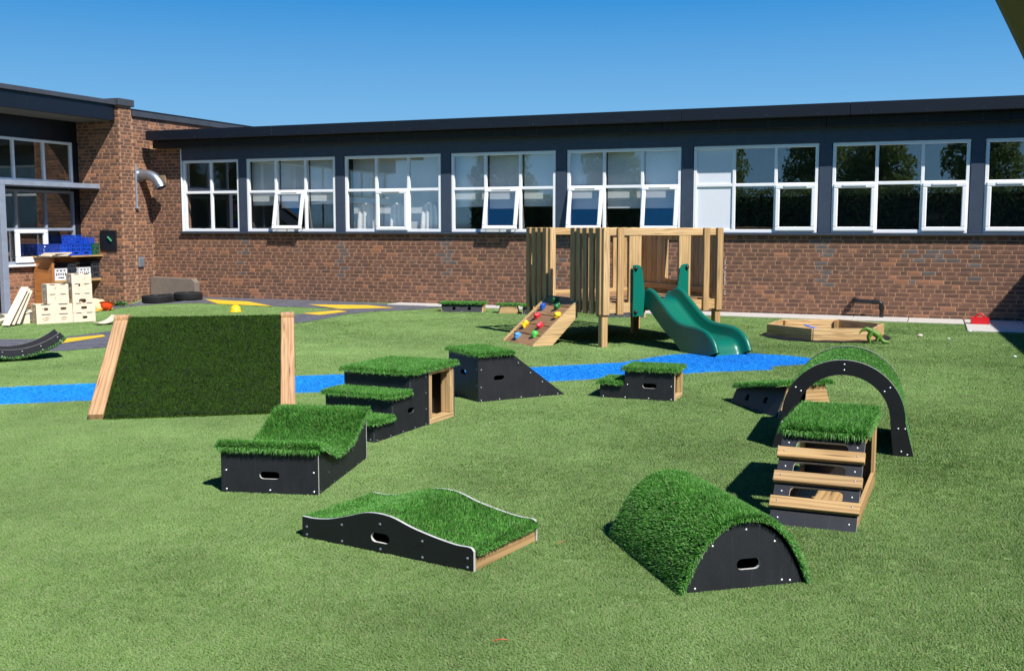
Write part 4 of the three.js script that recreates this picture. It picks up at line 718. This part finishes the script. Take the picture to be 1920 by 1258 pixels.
{ // green slide
  const s = toy('slide', 'dark green moulded plastic slide fixed to the timber play deck', 'slide', [1.18, -13.84], [0.875, -0.485]);
  const cx = 0.925, side = spline([[-0.1, 0.615], [0.03, 0.615], [0.14, 0.588], [0.3, 0.475], [0.55, 0.3], [0.74, 0.215], [0.93, 0.185], [1.15, 0.178], [1.27, 0.16], [1.36, 0.105], [1.415, 0.0]], 56);      // [out, height]
  const rail = t => 0.1 + 0.075 * sstep((t - 0.04) / 0.1) - 0.02 * sstep((t - 0.6) / 0.3);
  const sect = (rl, half) => { const o = half, i = half - 0.06; const a = [[-o - 0.004, rl - 0.045], [-o + 0.006, rl - 0.012], [-o + 0.028, rl], [-i - 0.004, rl - 0.012], [-i + 0.006, rl - 0.04], [-i + 0.018, 0.045], [-i + 0.045, 0.012], [-i + 0.09, 0]]; return [...a, ...a.slice().reverse().map(([x, y]) => [-x, y])]; };
  const n = side.length, pos = [], idx = []; let m = 0;
  side.forEach(([o, y], i) => { const t = i / (n - 1), p = side[Math.max(0, i - 1)], q = side[Math.min(n - 1, i + 1)], a = Math.atan2(q[1] - p[1], q[0] - p[0]), half = 0.265 + 0.025 * sstep((t - 0.1) / 0.8), sc = sect(rail(t), half);
    const deep = Math.max(0.003, y - 0.09 - 0.2 * sstep((t - 0.45) / 0.25)), foot = k => [cx + k * (half + 0.014), deep, Math.min(o, 1.4)];
    m = sc.length + 2; pos.push(...foot(-1)); for (const [x, h] of sc) pos.push(cx + x, Math.max(0.004, y + h * Math.cos(a)), o - h * Math.sin(a)); pos.push(...foot(1)); });
  for (let i = 0; i < n - 1; i++) for (let j = 0; j < m - 1; j++) { const a = i * m + j; idx.push(a, a + m, a + 1, a + 1, a + m, a + m + 1); }
  const g = new THREE.BufferGeometry(); g.setAttribute('position', new THREE.Float32BufferAttribute(pos, 3)); g.setIndex(idx); g.computeVertexNormals();
  part('chute', g, M.slide, s);
  for (const k of [-1, 1]) { // entry side boards
    const a = k < 0 ? [[-0.46, 0.4], [-0.3, 0.4], [-0.255, 0.62], [-0.315, 1.02], [-0.345, 1.07], [-0.385, 1.085], [-0.45, 1.085], [-0.46, 1.075]] : [[0.46, 0.4], [0.46, 1.075], [0.45, 1.085], [0.385, 1.085], [0.345, 1.07], [0.315, 1.02], [0.255, 0.62], [0.3, 0.4]];
    const b = part('entry_panel', extr(a, 0.022, [], 0.004).translate(cx, 0, 0.026), M.slidePanel, s);
    for (const y of [0.46, 1.04]) part('fixing_cap', at(new THREE.LatheGeometry([[0, 0.03], [0.016, 0.027], [0.024, 0.014], [0.027, 0]].map(p => new THREE.Vector2(...p)), 14), cx + k * 0.425, y, 0.0485, FZ), M.blackPlastic, b);
  }
}

// ---------------------------------------------------------------- sandpit and things near it
{
  const t = thing('sandpit', 'low hexagonal pine sandpit on the lawn with black liner', 'sandpit'); t.position.set(4.55, 0, -15.3);
  const R = 0.84, h = 0.185, V = k => { const a = (182 + 60 * k) * Math.PI / 180; return [R * Math.cos(a), -R * Math.sin(a)]; };
  for (let k = 0; k < 6; k++) { const [x0, z0] = V(k), [x1, z1] = V(k + 1); for (let j = 0; j < 2; j++) part('side_board', beam(V3(x0, 0.006 + h * (j + 0.5) / 2, z0), V3(x1, 0.006 + h * (j + 0.5) / 2, z1), 0.038, h / 2 - 0.002, 0.004).translate(0, 0, 0), pick([M.pine[2], M.pine[0]]), t); part('corner_post', at(cbox(0.06, h - 0.01, 0.06, 0.004), x0 * 0.93, h / 2, z0 * 0.93, 0, (60 * k) * Math.PI / 180), M.pine[3], t); }
  part('sand', new THREE.CylinderGeometry(R * 0.95, R * 0.95, 0.06, 6).rotateY(0.035 + Math.PI / 6 * 1), std(lin(206, 178, 130), 1, { map: rep(speck, 2) }), t);
  { const g = new THREE.TorusGeometry(R * 0.96, 0.09, 6, 60); const p = g.attributes.position; for (let i = 0; i < p.count; i++) { const x = p.getX(i), y = p.getY(i), z = p.getZ(i), n = fbm(x * 5, y * 5, 3); p.setXYZ(i, x * (1 + n * 0.09), y * (1 + n * 0.09), z * 0.16 + n * 0.02); } g.computeVertexNormals(); part('liner', at(g, 0, 0.018, 0.02, FZ), std(lin(20, 21, 24), 0.5), t); }
  const b = part('toy_spade', [at(new THREE.CylinderGeometry(0.011, 0.011, 0.22, 8), 0, 0, 0, 0, 0, 1.25), at(cbox(0.11, 0.012, 0.09, 0.004), 0.14, -0.045, 0, 0, 0, -0.3), at(cbox(0.03, 0.016, 0.08, 0.005), -0.11, 0.035, 0)], plastic(30, 100, 220)); b.position.set(4.42, 0.115, -15.5); tag(b, 'blue plastic toy spade lying in the sandpit', 'toy');
}
{ // dinosaur toy leaning on the sandpit: one body
  const o = [], cap = (a, b, r0, r1) => { const c = new THREE.CatmullRomCurve3([V3(...a), V3(...b)]); const g = new THREE.CylinderGeometry(r1, r0, 1, 10, 3); const d = V3(...b).sub(V3(...a)); g.scale(1, d.length(), 1); g.applyQuaternion(new THREE.Quaternion().setFromUnitVectors(V3(0, 1, 0), d.clone().normalize())); const m = V3(...a).add(V3(...b)).multiplyScalar(0.5); g.translate(m.x, m.y, m.z); o.push(g); const s = new THREE.SphereGeometry(r1, 10, 8); s.translate(...b); o.push(s); };
  cap([-0.02, 0.19, 0], [0.07, 0.13, 0], 0.045, 0.05); cap([0.07, 0.13, 0], [0.12, 0.07, 0], 0.045, 0.03); cap([0.12, 0.07, 0], [0.15, 0.04, 0.01], 0.028, 0.03); cap([0.15, 0.04, 0.01], [0.21, 0.03, 0.02], 0.032, 0.02);
  cap([-0.02, 0.19, 0], [-0.09, 0.22, 0], 0.042, 0.03); cap([-0.09, 0.22, 0], [-0.15, 0.2, 0], 0.03, 0.018); cap([-0.15, 0.2, 0], [-0.19, 0.15, 0], 0.018, 0.006);
  for (const z of [-0.035, 0.035]) { cap([-0.02, 0.18, z], [-0.06, 0.1, z * 1.3], 0.03, 0.02); cap([-0.06, 0.1, z * 1.3], [-0.04, 0.012, z * 1.5], 0.019, 0.013); cap([0.08, 0.11, z], [0.05, 0.05, z * 1.3], 0.018, 0.013); }
  const d = part('toy_dinosaur', o, phy(lin(96, 138, 44), 0.5, { map: rep(mottle, 4) })); d.position.copy(G(1636, 645)).add(V3(0, 0, 0.02)); d.rotation.y = -0.12; d.scale.setScalar(0.95); tag(d, 'green toy dinosaur leaning head down against the sandpit', 'toy');
}
{
  const t = thing('red_caddy', 'red plastic carry caddy with a loop handle on the paving by the wall', 'caddy'); t.position.copy(G(1838, 609.5)).setY(0.024); t.rotation.y = -0.35;
  const red = plastic(206, 16, 30); const w = 0.27, d = 0.2, h = 0.1;
  part('tray', [bx(-w / 2, w / 2, 0, 0.008, -d / 2, d / 2), bx(-w / 2, w / 2, 0.008, h, d / 2 - 0.008, d / 2), bx(-w / 2, w / 2, 0.008, h, -d / 2, -d / 2 + 0.008), bx(-w / 2, -w / 2 + 0.008, 0.008, h, -d / 2 + 0.008, d / 2 - 0.008), bx(w / 2 - 0.008, w / 2, 0.008, h, -d / 2 + 0.008, d / 2 - 0.008), bx(-0.006, 0.006, 0.008, h, -d / 2 + 0.008, d / 2 - 0.008)], red, t);
  part('handle', tube([[-0.07, h - 0.02, 0], [-0.055, h + 0.03, 0], [0, h + 0.055, 0], [0.055, h + 0.03, 0], [0.07, h - 0.02, 0]], 0.013, 24, 8), red, t);
}
for (const [px, py, s, l] of [[1726, 633, 0.035, 'crumpled scrap of white and red paper on the lawn beyond the arch'], [1780, 639, 0.02, 'small white paper scrap on the lawn near the crumpled one'], [1820, 624.5, 0.02, 'tiny white scrap beside the paving slab'], [1904, 673, 0.022, 'tiny white scrap at the edge of the shaded lawn']]) {
  const g = new THREE.IcosahedronGeometry(s, 1), p = g.attributes.position; for (let i = 0; i < p.count; i++) { const k = 1 + 0.5 * noise.noise(p.getX(i) * 60 + px, p.getY(i) * 60, p.getZ(i) * 60); p.setXYZ(i, p.getX(i) * k, p.getY(i) * k * 0.5, p.getZ(i) * k); } g.computeVertexNormals();
  const o = part('paper_scrap', g, std(px === 1726 ? lin(226, 196, 196) : lin(228, 230, 230), 0.9)); o.position.copy(G(px, py)).setY(0.024 + s * 0.3); tag(o, l, 'litter', 'paper scraps on the lawn');
}
for (const [px, py, l, ry, c] of [[938, 1213, 0.055, 0.1, [200, 70, 45]], [1050, 1027, 0.03, 0.3, [190, 90, 60]]]) { const o = part('plastic_strand', tube([[-l / 2, 0.02, 0], [0, 0.026, 0.004], [l / 2, 0.021, 0]], 0.0022, 10, 5), plastic(...c)); const p = G(px, py); o.position.set(p.x, 0.006, p.z); o.rotation.y = ry; tag(o, py > 1100 ? 'thin red plastic strand lying on the turf in front of the wave mound' : 'short red plastic strand on the turf beside the wave mound', 'litter'); }
// ---------------------------------------------------------------- left corner: shelf, crates, blocks, tyres
{
  const Y = -0.15, t = inBuilding(thing('wooden_shelf', 'open fronted brown timber shelf unit under the wing windows', 'shelf'));
  const u0 = -9.95, u1 = -9.47, w0 = 0.86, w1 = 2.37, top = 0.93;
  for (const w of [w0, w1 - 0.03]) for (let i = 0; i < 4; i++) part('side_board', bx(u0, u1 - 0.03, Y + 0.01 + i * 0.262, Y + 0.01 + i * 0.262 + 0.257, w, w + 0.03, 0.003, 0), M.shelfWood, t);
  for (const w of [w0 - 0.01, w1 - 0.055]) part('front_post', bx(u1 - 0.028, u1 + 0.012, Y + 0.005, top - 0.002, w, w + 0.065, 0.004), M.shelfWood, t);
  for (let i = 0; i < 4; i++) part('back_board', bx(u0 - 0.025, u0 - 0.002, Y + 0.01 + i * 0.262, Y + 0.01 + i * 0.262 + 0.257, w0, w1, 0.003), M.shelfWood, t);
  part('shelf_board', bx(u0, u1 - 0.03, 0.415, 0.445, w0 + 0.032, w1 - 0.032, 0.003), M.shelfWood, t); part('shelf_edge', bx(u1 - 0.026, u1 - 0.004, 0.395, 0.45, w0 + 0.06, w1 - 0.06, 0.003), M.pine[1], t);
  for (let i = 0; i < 4; i++) part('top_board', bx(u0 - 0.03 + i * 0.148, u0 - 0.03 + i * 0.148 + 0.144, top, top + 0.03, w0 - 0.16, w1 + 0.06, 0.004), M.pine[1], t);

  const sidePanel = (w, h, n, th = 0.008) => { const H = []; const cw = w / (n + 0.6); for (let i = 0; i < n; i++) H.push(rhole(-w / 2 + cw * (i + 0.45), -w / 2 + cw * (i + 0.45) + cw * 0.6, h * 0.38, h * 0.62, 0.004)); H.push(rhole(-w * 0.25, w * 0.25, h * 0.14, h * 0.26, 0.006)); H.push(rhole(-w * 0.38, -w * 0.2, h * 0.74, h * 0.86, 0.005), rhole(-w * 0.1, w * 0.1, h * 0.74, h * 0.86, 0.005), rhole(w * 0.2, w * 0.38, h * 0.74, h * 0.86, 0.005)); return extr(rect(-w / 2, w / 2, 0, h), th, H); };
  const crate = (label, m, u, y, w, W = 0.285, h = 0.25, D = 0.34, ry = 0, group) => { // openings face +u
    const g = [sidePanel(W, h, 5).applyMatrix4(M4(D / 2 - 0.008, 0, 0, H90)), sidePanel(W, h, 5).applyMatrix4(M4(-D / 2, 0, 0, H90)), sidePanel(D - 0.018, h, 5).applyMatrix4(M4(0, 0, W / 2 - 0.008)), sidePanel(D - 0.018, h, 5).applyMatrix4(M4(0, 0, -W / 2)), bx(-D / 2 + 0.009, D / 2 - 0.009, 0.004, 0.012, -W / 2 + 0.009, W / 2 - 0.009, 0)];
    for (const y2 of [h - 0.016, 0.002]) g.push(bx(D / 2, D / 2 + 0.006, y2, y2 + 0.014, -W / 2, W / 2, 0.002), bx(-D / 2, D / 2, y2, y2 + 0.014, W / 2, W / 2 + 0.006, 0.002));
    const o = part('plastic_crate', g, m); o.position.copy(wl(u, y, w)); o.rotation.y = -YAW + ry; return tag(o, label, 'crate', group);
  };
  const blue = plastic(24, 74, 190), navyC = plastic(30, 62, 150), green = plastic(26, 92, 70), white = plastic(236, 236, 238), dark = plastic(52, 58, 66), yT = top + 0.032;
  crate('dark blue crate on the shelf top nearest the planks, slightly turned', navyC, -9.62, yT, 2.28, 0.29, 0.25, 0.34, 0.12);
  crate('blue crate on the shelf top beside the dark blue crate', blue, -9.66, yT, 1.96);
  crate('blue crate in the middle of the row on the shelf top', blue, -9.66, yT, 1.65);
  crate('blue crate on the shelf top beside the green crate', blue, -9.66, yT, 1.345);
  crate('dark green crate at the end of the row on the shelf top', green, -9.66, yT, 1.03);
  crate('blue crate stacked on the crates over the middle one', blue, -9.72, yT + 0.252, 1.52, 0.28, 0.18, 0.3, 0.1); crate('blue crate stacked on the row above the green crate', blue, -9.72, yT + 0.252, 1.16, 0.3, 0.13, 0.3, -0.06);
  crate('white crate on the shelf next to the left side board', white, -9.66, 0.447, 2.1, 0.34, 0.25); crate('white crate on the shelf between the two dark grey crates', white, -9.66, 0.447, 1.42, 0.34, 0.25);
  crate('upended dark grey crate between the two white crates', dark, -9.68, 0.447, 1.765, 0.24, 0.36); crate('upended dark grey crate at the pillar end of the shelf', dark, -9.68, 0.447, 1.07, 0.22, 0.38);
  for (let i = 0; i < 3; i++) { const o = inBuilding(part('loose_plank', at(bx(-0.16, 0.16, 0, 0.024, -0.24, 0.24, 0.003), 0, 0, 0, 0, 0.06 * (i - 1)), M.paleWood)); o.position.copy(wl(-9.5 + 0.01 * i, top + 0.031 + i * 0.0255, 2.6 - 0.05 * i)); tag(o, ['pale board at the bottom of the pile on the shelf top', 'pale board in the middle of the pile on the shelf top', 'pale board topmost of the pile on the shelf top'][i], 'plank'); o.position.add(N.clone().multiplyScalar(-0.32)); }
}
{ // hollow wooden blocks: stacked in front of the shelf
  const O = G(68, 609), E = G(168, 603.5), ex = E.clone().sub(O).setY(0), total = ex.length(); ex.normalize(); const ry = Math.atan2(-ex.z, ex.x), ez = V3(Math.sin(ry), 0, Math.cos(ry));
  const hb = 0.158;
  const blk = (x, y, z, W, D, label, half) => {
    const t = thing('hollow_block', label, 'toy block', 'hollow wooden blocks in the stack'); t.position.copy(O).addScaledVector(ex, x).addScaledVector(ez, -z).setY(0.004 + y * (hb + 0.003)); t.rotation.y = ry;
    const th = 0.018, H = [], n = W > 0.5 ? 2 : 1; for (let i = 0; i < n; i++) H.push(slot(W * (i + 0.5) / n, hb * 0.5, 0.1, 0.045));
    for (const q of [-th, -D]) part('long_side', planarUV(clean(extr(rect(0, W, 0.0, hb), th, half ? [slot(W / 2, half > 0 ? hb * 0.78 : hb * 0.2, 0.12, 0.07)] : H).translate(0, 0, q)), 1, 0), M.paleWood, t);
    for (const q of [0.001, W - th - 0.001]) part('end_side', planarUV(clean(extr(rect(th + 0.001, D - th - 0.001, 0, hb), th, [slot(D / 2, hb * 0.5, 0.09, 0.045)]).applyMatrix4(M4(q, 0, 0, H90))), 1, 2), M.paleWood, t);
    for (const q of [W * 0.14, W * 0.62]) part('notch_edge', bx(q, q + W * 0.24, hb - 0.012, hb + 0.002, -0.0185, 0.0012, 0.001), M.edgeDark, t);
  };
  blk(0, 0, 0, 0.57, 0.3, 'long pale hollow block at the bottom of the stack, end nearest the leaning planks'); blk(0.575, 0, 0, 0.36, 0.3, 'pale hollow block at the bottom of the tall end of the stack');
  blk(0, 1, 0.01, 0.57, 0.3, 'long pale hollow block on the second layer of the stack'); blk(0.575, 1, 0, 0.36, 0.3, 'pale hollow block on the second layer under the tall tower');
  blk(0.575, 2, 0, 0.32, 0.3, 'pale hollow block with arched cutout on the third layer of the tower', -1); blk(0.575, 3, 0, 0.32, 0.3, 'pale hollow block with half round notch near the top of the tower', 1); blk(0.57, 4, 0.0, 0.32, 0.3, 'topmost pale hollow block of the tower');
  blk(0.19, 2, 0.05, 0.34, 0.3, 'pale hollow block on the third layer, lower of the two stacked beside the tower'); blk(0.19, 3, 0.05, 0.34, 0.3, 'pale hollow block on the fourth layer beside the tower');
  blk(-0.42, 0, 0.25, 0.38, 0.3, 'pale hollow block on the lawn behind the leaning planks');
  for (let i = 0; i < 4; i++) { // planks leaning on the stack
    const foot = O.clone().addScaledVector(ex, -0.52 + i * 0.1 - (i === 3 ? 0.56 : 0)).addScaledVector(ez, 0.2 - i * 0.1), head = O.clone().addScaledVector(ex, -0.03 - (3 - i) * 0.08).addScaledVector(ez, -0.02 - i * 0.1);
    foot.y = 0.03; head.y = i === 3 ? 0.2 : 0.36 + 0.03; const o = part('loose_plank', beam(foot, head.addScaledVector(head.clone().sub(foot).normalize(), 0.3 - i * 0.05), 0.13, 0.024, 0.005), M.paleWood); tag(o, ['pale plank leaning on the block stack, outermost of the leaning row', 'pale plank leaning on the block stack, second of the leaning row', 'pale plank leaning on the block stack, third of the leaning row', 'pale plank lying low behind the leaning row'][i], 'plank');
  }
  const c = [], R = 0.3; for (let i = 0; i <= 12; i++) { const a = -0.3 + 1.2 * i / 12; c.push([R * Math.sin(a), R - R * Math.cos(a)]); } const inn = c.map(([x, y]) => [x * 0.93, y * 0.93 + R * 0.07]).reverse();
  const o = part('curved_piece', planarUV(clean(extr([...c, ...inn], 0.22, [], 0.004))), M.paleWood); o.position.copy(G(184, 609)).setY(0.03); o.rotation.y = ry + 0.1; tag(o, 'curved pale wooden piece on the lawn beside the tower', 'toy block');
  const cu = phy(lin(238, 206, 160), 0.9); [[186, 568, 0.14, 'cream cushion slumped against the shelf front'], [178, 560, 0.12, 'pale cream cushion behind the slumped one']].forEach(([px, py, s, l], i) => { const g = new THREE.SphereGeometry(s, 20, 14), p = g.attributes.position; for (let k = 0; k < p.count; k++) { const n = 1 + 0.25 * fbm(p.getX(k) * 9 + i * 4, p.getY(k) * 9, 3, p.getZ(k) * 9); p.setXYZ(k, p.getX(k) * n * 1.25, p.getY(k) * n * 0.85, p.getZ(k) * n * 0.8); } g.computeVertexNormals(); const q = part('cushion', g, cu); q.position.copy(G(px, 584 - i * 2, -0.1)).setY(-0.1 + s * 0.85 + i * 0.04); tag(q, l, 'cushion'); });
}
function helmet(name, label, m, px, py, flip) {
  const t = thing(name, label, 'toy helmet'), pr = [[0, 0.135], [0.04, 0.132], [0.075, 0.115], [0.1, 0.085], [0.112, 0.04], [0.115, 0.012], [0.14, 0.004], [0.142, 0], [0.112, 0.004], [0.108, 0.03], [0.094, 0.082], [0.07, 0.108], [0, 0.127]];
  const b = part('shell', new THREE.LatheGeometry(pr.map(p => new THREE.Vector2(...p)), 32), m, t); part('ridge', tube([[-0.1, 0.07, 0], [-0.06, 0.125, 0], [0, 0.143, 0], [0.06, 0.125, 0], [0.1, 0.07, 0]], 0.012, 20, 8), m, t);
  const p = G(px, py); t.position.set(p.x, gy(p.x, p.z) + 0.016, p.z); t.scale.setScalar(flip ? 1.0 : 0.85); if (flip) { t.rotation.set(Math.PI - 0.35, 0.4, 0); t.position.y += 0.13; } return t;
}
helmet('toy_helmet', 'yellow toy safety helmet lying on the far lawn', plastic(250, 196, 10), 441, 586);
helmet('toy_helmet', 'orange toy safety helmet upturned by the shelf', plastic(236, 74, 24), 200, 583, true);
for (const [px, py, y, l] of [[285, 574, 0, 'black car tyre lying flat, closest to the pillar'], [345, 570, 0, 'black car tyre lying flat beside the concrete plinth'], [318, 566.5, 0, 'black car tyre lying flat behind the other two']]) {
  const t = thing('car_tyre', l, 'tyre', 'tyres lying by the plinth'), R = 0.3, w = 0.17, pr = []; const ctl = [[0.19, 0.02], [0.22, 0], [0.275, 0.004], [0.298, 0.02], [0.302, 0.05], [0.296, 0.052], [0.296, 0.056], [0.302, 0.058], [0.302, 0.082], [0.296, 0.084], [0.296, 0.088], [0.302, 0.09], [0.302, 0.114], [0.296, 0.116], [0.296, 0.12], [0.301, 0.122], [0.298, 0.15], [0.275, 0.166], [0.22, 0.17], [0.19, 0.15], [0.2, 0.13], [0.26, 0.12], [0.27, 0.085], [0.26, 0.05], [0.2, 0.04], [0.19, 0.02]];
  const body = part('tread', new THREE.LatheGeometry(ctl.map(p => new THREE.Vector2(...p)), 48), M.rubber, t);
  part('bead', [at(new THREE.TorusGeometry(0.194, 0.011, 8, 40), 0, 0.151, 0, FZ)], M.blackPlastic, t);
  const p = G(px, py, -0.06); t.position.set(p.x, gy(p.x, p.z) + 0.014, p.z); t.position.z -= 0.28;
}
{ // weed at the foot of the pillar
  const p = new Pile(), o = wl(-8.72, -0.14, 1.25); for (let i = 0; i < 260; i++) { const a = rnd() * 6.283, d = V3(Math.cos(a) * rr(0.3, 1.2), rr(0.5, 1.2), Math.sin(a) * rr(0.3, 1.2)).normalize(); p.blade(V3(rr(-0.14, 0.14), rr(0, 0.07), rr(-0.08, 0.08)), d, rr(0.05, 0.11), rr(0.012, 0.03), pick([[0.06, 0.16, 0.03], [0.08, 0.2, 0.04], [0.05, 0.12, 0.03]]), 0.4); }
  const t = part('weed', p.geo(), pileMat); t.position.copy(o); tag(t, 'small green weed growing at the foot of the brick pillar', 'weed');
}

// ---------------------------------------------------------------- shelter the picture was taken from: its eave beam crosses the corner of the view
{
  const t = thing('timber_shelter', 'open timber shelter with dark eave beam overhead', 'shelter');
  const A = G(1860, 0, 1.8), B = G(1920, 120, 1.8), d = B.clone().sub(A).setY(0).normalize(), s = V3(-d.z, 0, d.x);        // line of the beam's lower edge
  const a = A.clone().addScaledVector(d, -2.6), b = A.clone().addScaledVector(d, 1.0);
  part('eave_beam', beam(a, b, 0.1, 0.2, 0.006).translate(s.x * 0.05, 0.1, s.z * 0.05), M.darkWood, t);
  part('post', at(cbox(0.1, 1.798, 0.1, 0.006), b.x + s.x * 0.1 - d.x * 0.04, 0.899, b.z + s.z * 0.1 - d.z * 0.04, 0, Math.atan2(d.x, d.z)), M.darkWood, t);
  part('post', at(cbox(0.1, 1.798, 0.1, 0.006), a.x + s.x * 0.06, 0.899, a.z + s.z * 0.06, 0, Math.atan2(d.x, d.z)), M.darkWood, t);
}
// ---------------------------------------------------------------- hedge and trees behind the viewpoint, mirrored in the classroom windows
{
  const leaf = phy(0xffffff, 1, { vertexColors: true, transmission: 0.5, thickness: 0 });
  function crown(p, c, r, n, size, pal) { for (let i = 0; i < n; i++) { const v = V3(rnd() - 0.5, rnd() - 0.5, rnd() - 0.5).normalize(), k = Math.cbrt(rr(0.15, 1)) * (1 + 0.5 * noise.noise(v.x * 2.4 + c.x, v.y * 2.4, v.z * 2.4)); const q = c.clone().add(V3(v.x * r.x * k, v.y * r.y * k, v.z * r.z * k)); p.blade(q, V3(rnd() - 0.5, rnd() - 0.6, rnd() - 0.5).normalize(), size * rr(0.7, 1.3), size * rr(0.5, 0.8), pick(pal), 0.2); } }
  const GR = [[0.14, 0.22, 0.06], [0.16, 0.25, 0.07], [0.12, 0.19, 0.05], [0.19, 0.28, 0.09]], bark = std(lin(84, 70, 56), 0.95, { map: rep(mottle, 2) });
  const spots = [[-3, 13, 7.4], [-7.5, 12, 6.4], [-11.5, 14, 8.2], [-17, 13, 7.2], [-22.5, 11, 7.6], [-28, 8, 8.3], [1.5, 15, 6.4]];
  const tl = ['broad leafy tree standing behind the hedge near the shelter', 'small leafy tree behind the hedge, second along from the shelter', 'tall leafy tree behind the middle of the hedge', 'leafy tree behind the hedge, fourth along from the shelter', 'leafy tree behind the hedge, fifth along from the shelter', 'tallest leafy tree at the far end of the hedge', 'low leafy tree at the near end of the hedge'];
  spots.forEach(([x, z, h], i) => {
    const t = thing('leafy_tree', tl[i], 'tree', 'trees behind the viewpoint'); t.position.set(x, 0, z); const top = h * 0.62;
    const g = [tube([[0, -0.1, 0], [0.05, h * 0.25, 0.04], [0, h * 0.5, 0], [0.03, h * 0.8, 0.02]], 0.13, 14, 8)]; for (let k = 0; k < 6; k++) { const a = k * 1.05 + i; g.push(tube([[0, h * (0.32 + k * 0.06), 0], [Math.cos(a) * 0.6, h * (0.45 + k * 0.06), Math.sin(a) * 0.6], [Math.cos(a) * 1.2, h * (0.52 + k * 0.06), Math.sin(a) * 1.2]], 0.045, 8, 6)); }
    part('trunk', g, bark, t);
    const p = new Pile(); for (let k = 0; k < 9; k++) { const a = k * 2.4 + i, q = k / 9; crown(p, V3(Math.cos(a) * 1.2 * (1 - q * 0.6), h * (0.42 + 0.48 * q), Math.sin(a) * 1.2 * (1 - q * 0.6)), V3(1.0, 0.8, 1.0), 900, 0.16, GR); }
    part('crown', p.geo(), leaf, t);
  });
  const p = new Pile(); for (let i = 0; i < 46000; i++) { const s = rnd(), x = 4 - 36 * s; p.blade(V3(x, Math.pow(rnd(), 0.8) * (3.35 + 0.4 * fbm(x * 0.8, 1, 2)), rr(-0.45, 0.45)), V3(rnd() - 0.5, rnd() - 0.3, rnd() - 0.5).normalize(), rr(0.09, 0.18), rr(0.06, 0.1), pick(GR), 0.1); }
  const o = thing('hedge', 'long dark green hedge behind the viewpoint', 'hedge'); o.position.set(0, 0, 9.5);
  tag(part('foliage', p.geo(), leaf, o), null, null, null, 'stuff'); part('inner_branches', bx(-32, 4, 0, 3.0, -0.2, 0.2, 0.05), std(lin(46, 48, 30), 1, { map: rep(speck, 2) }), o);
}
renderer.render(scene, camera);
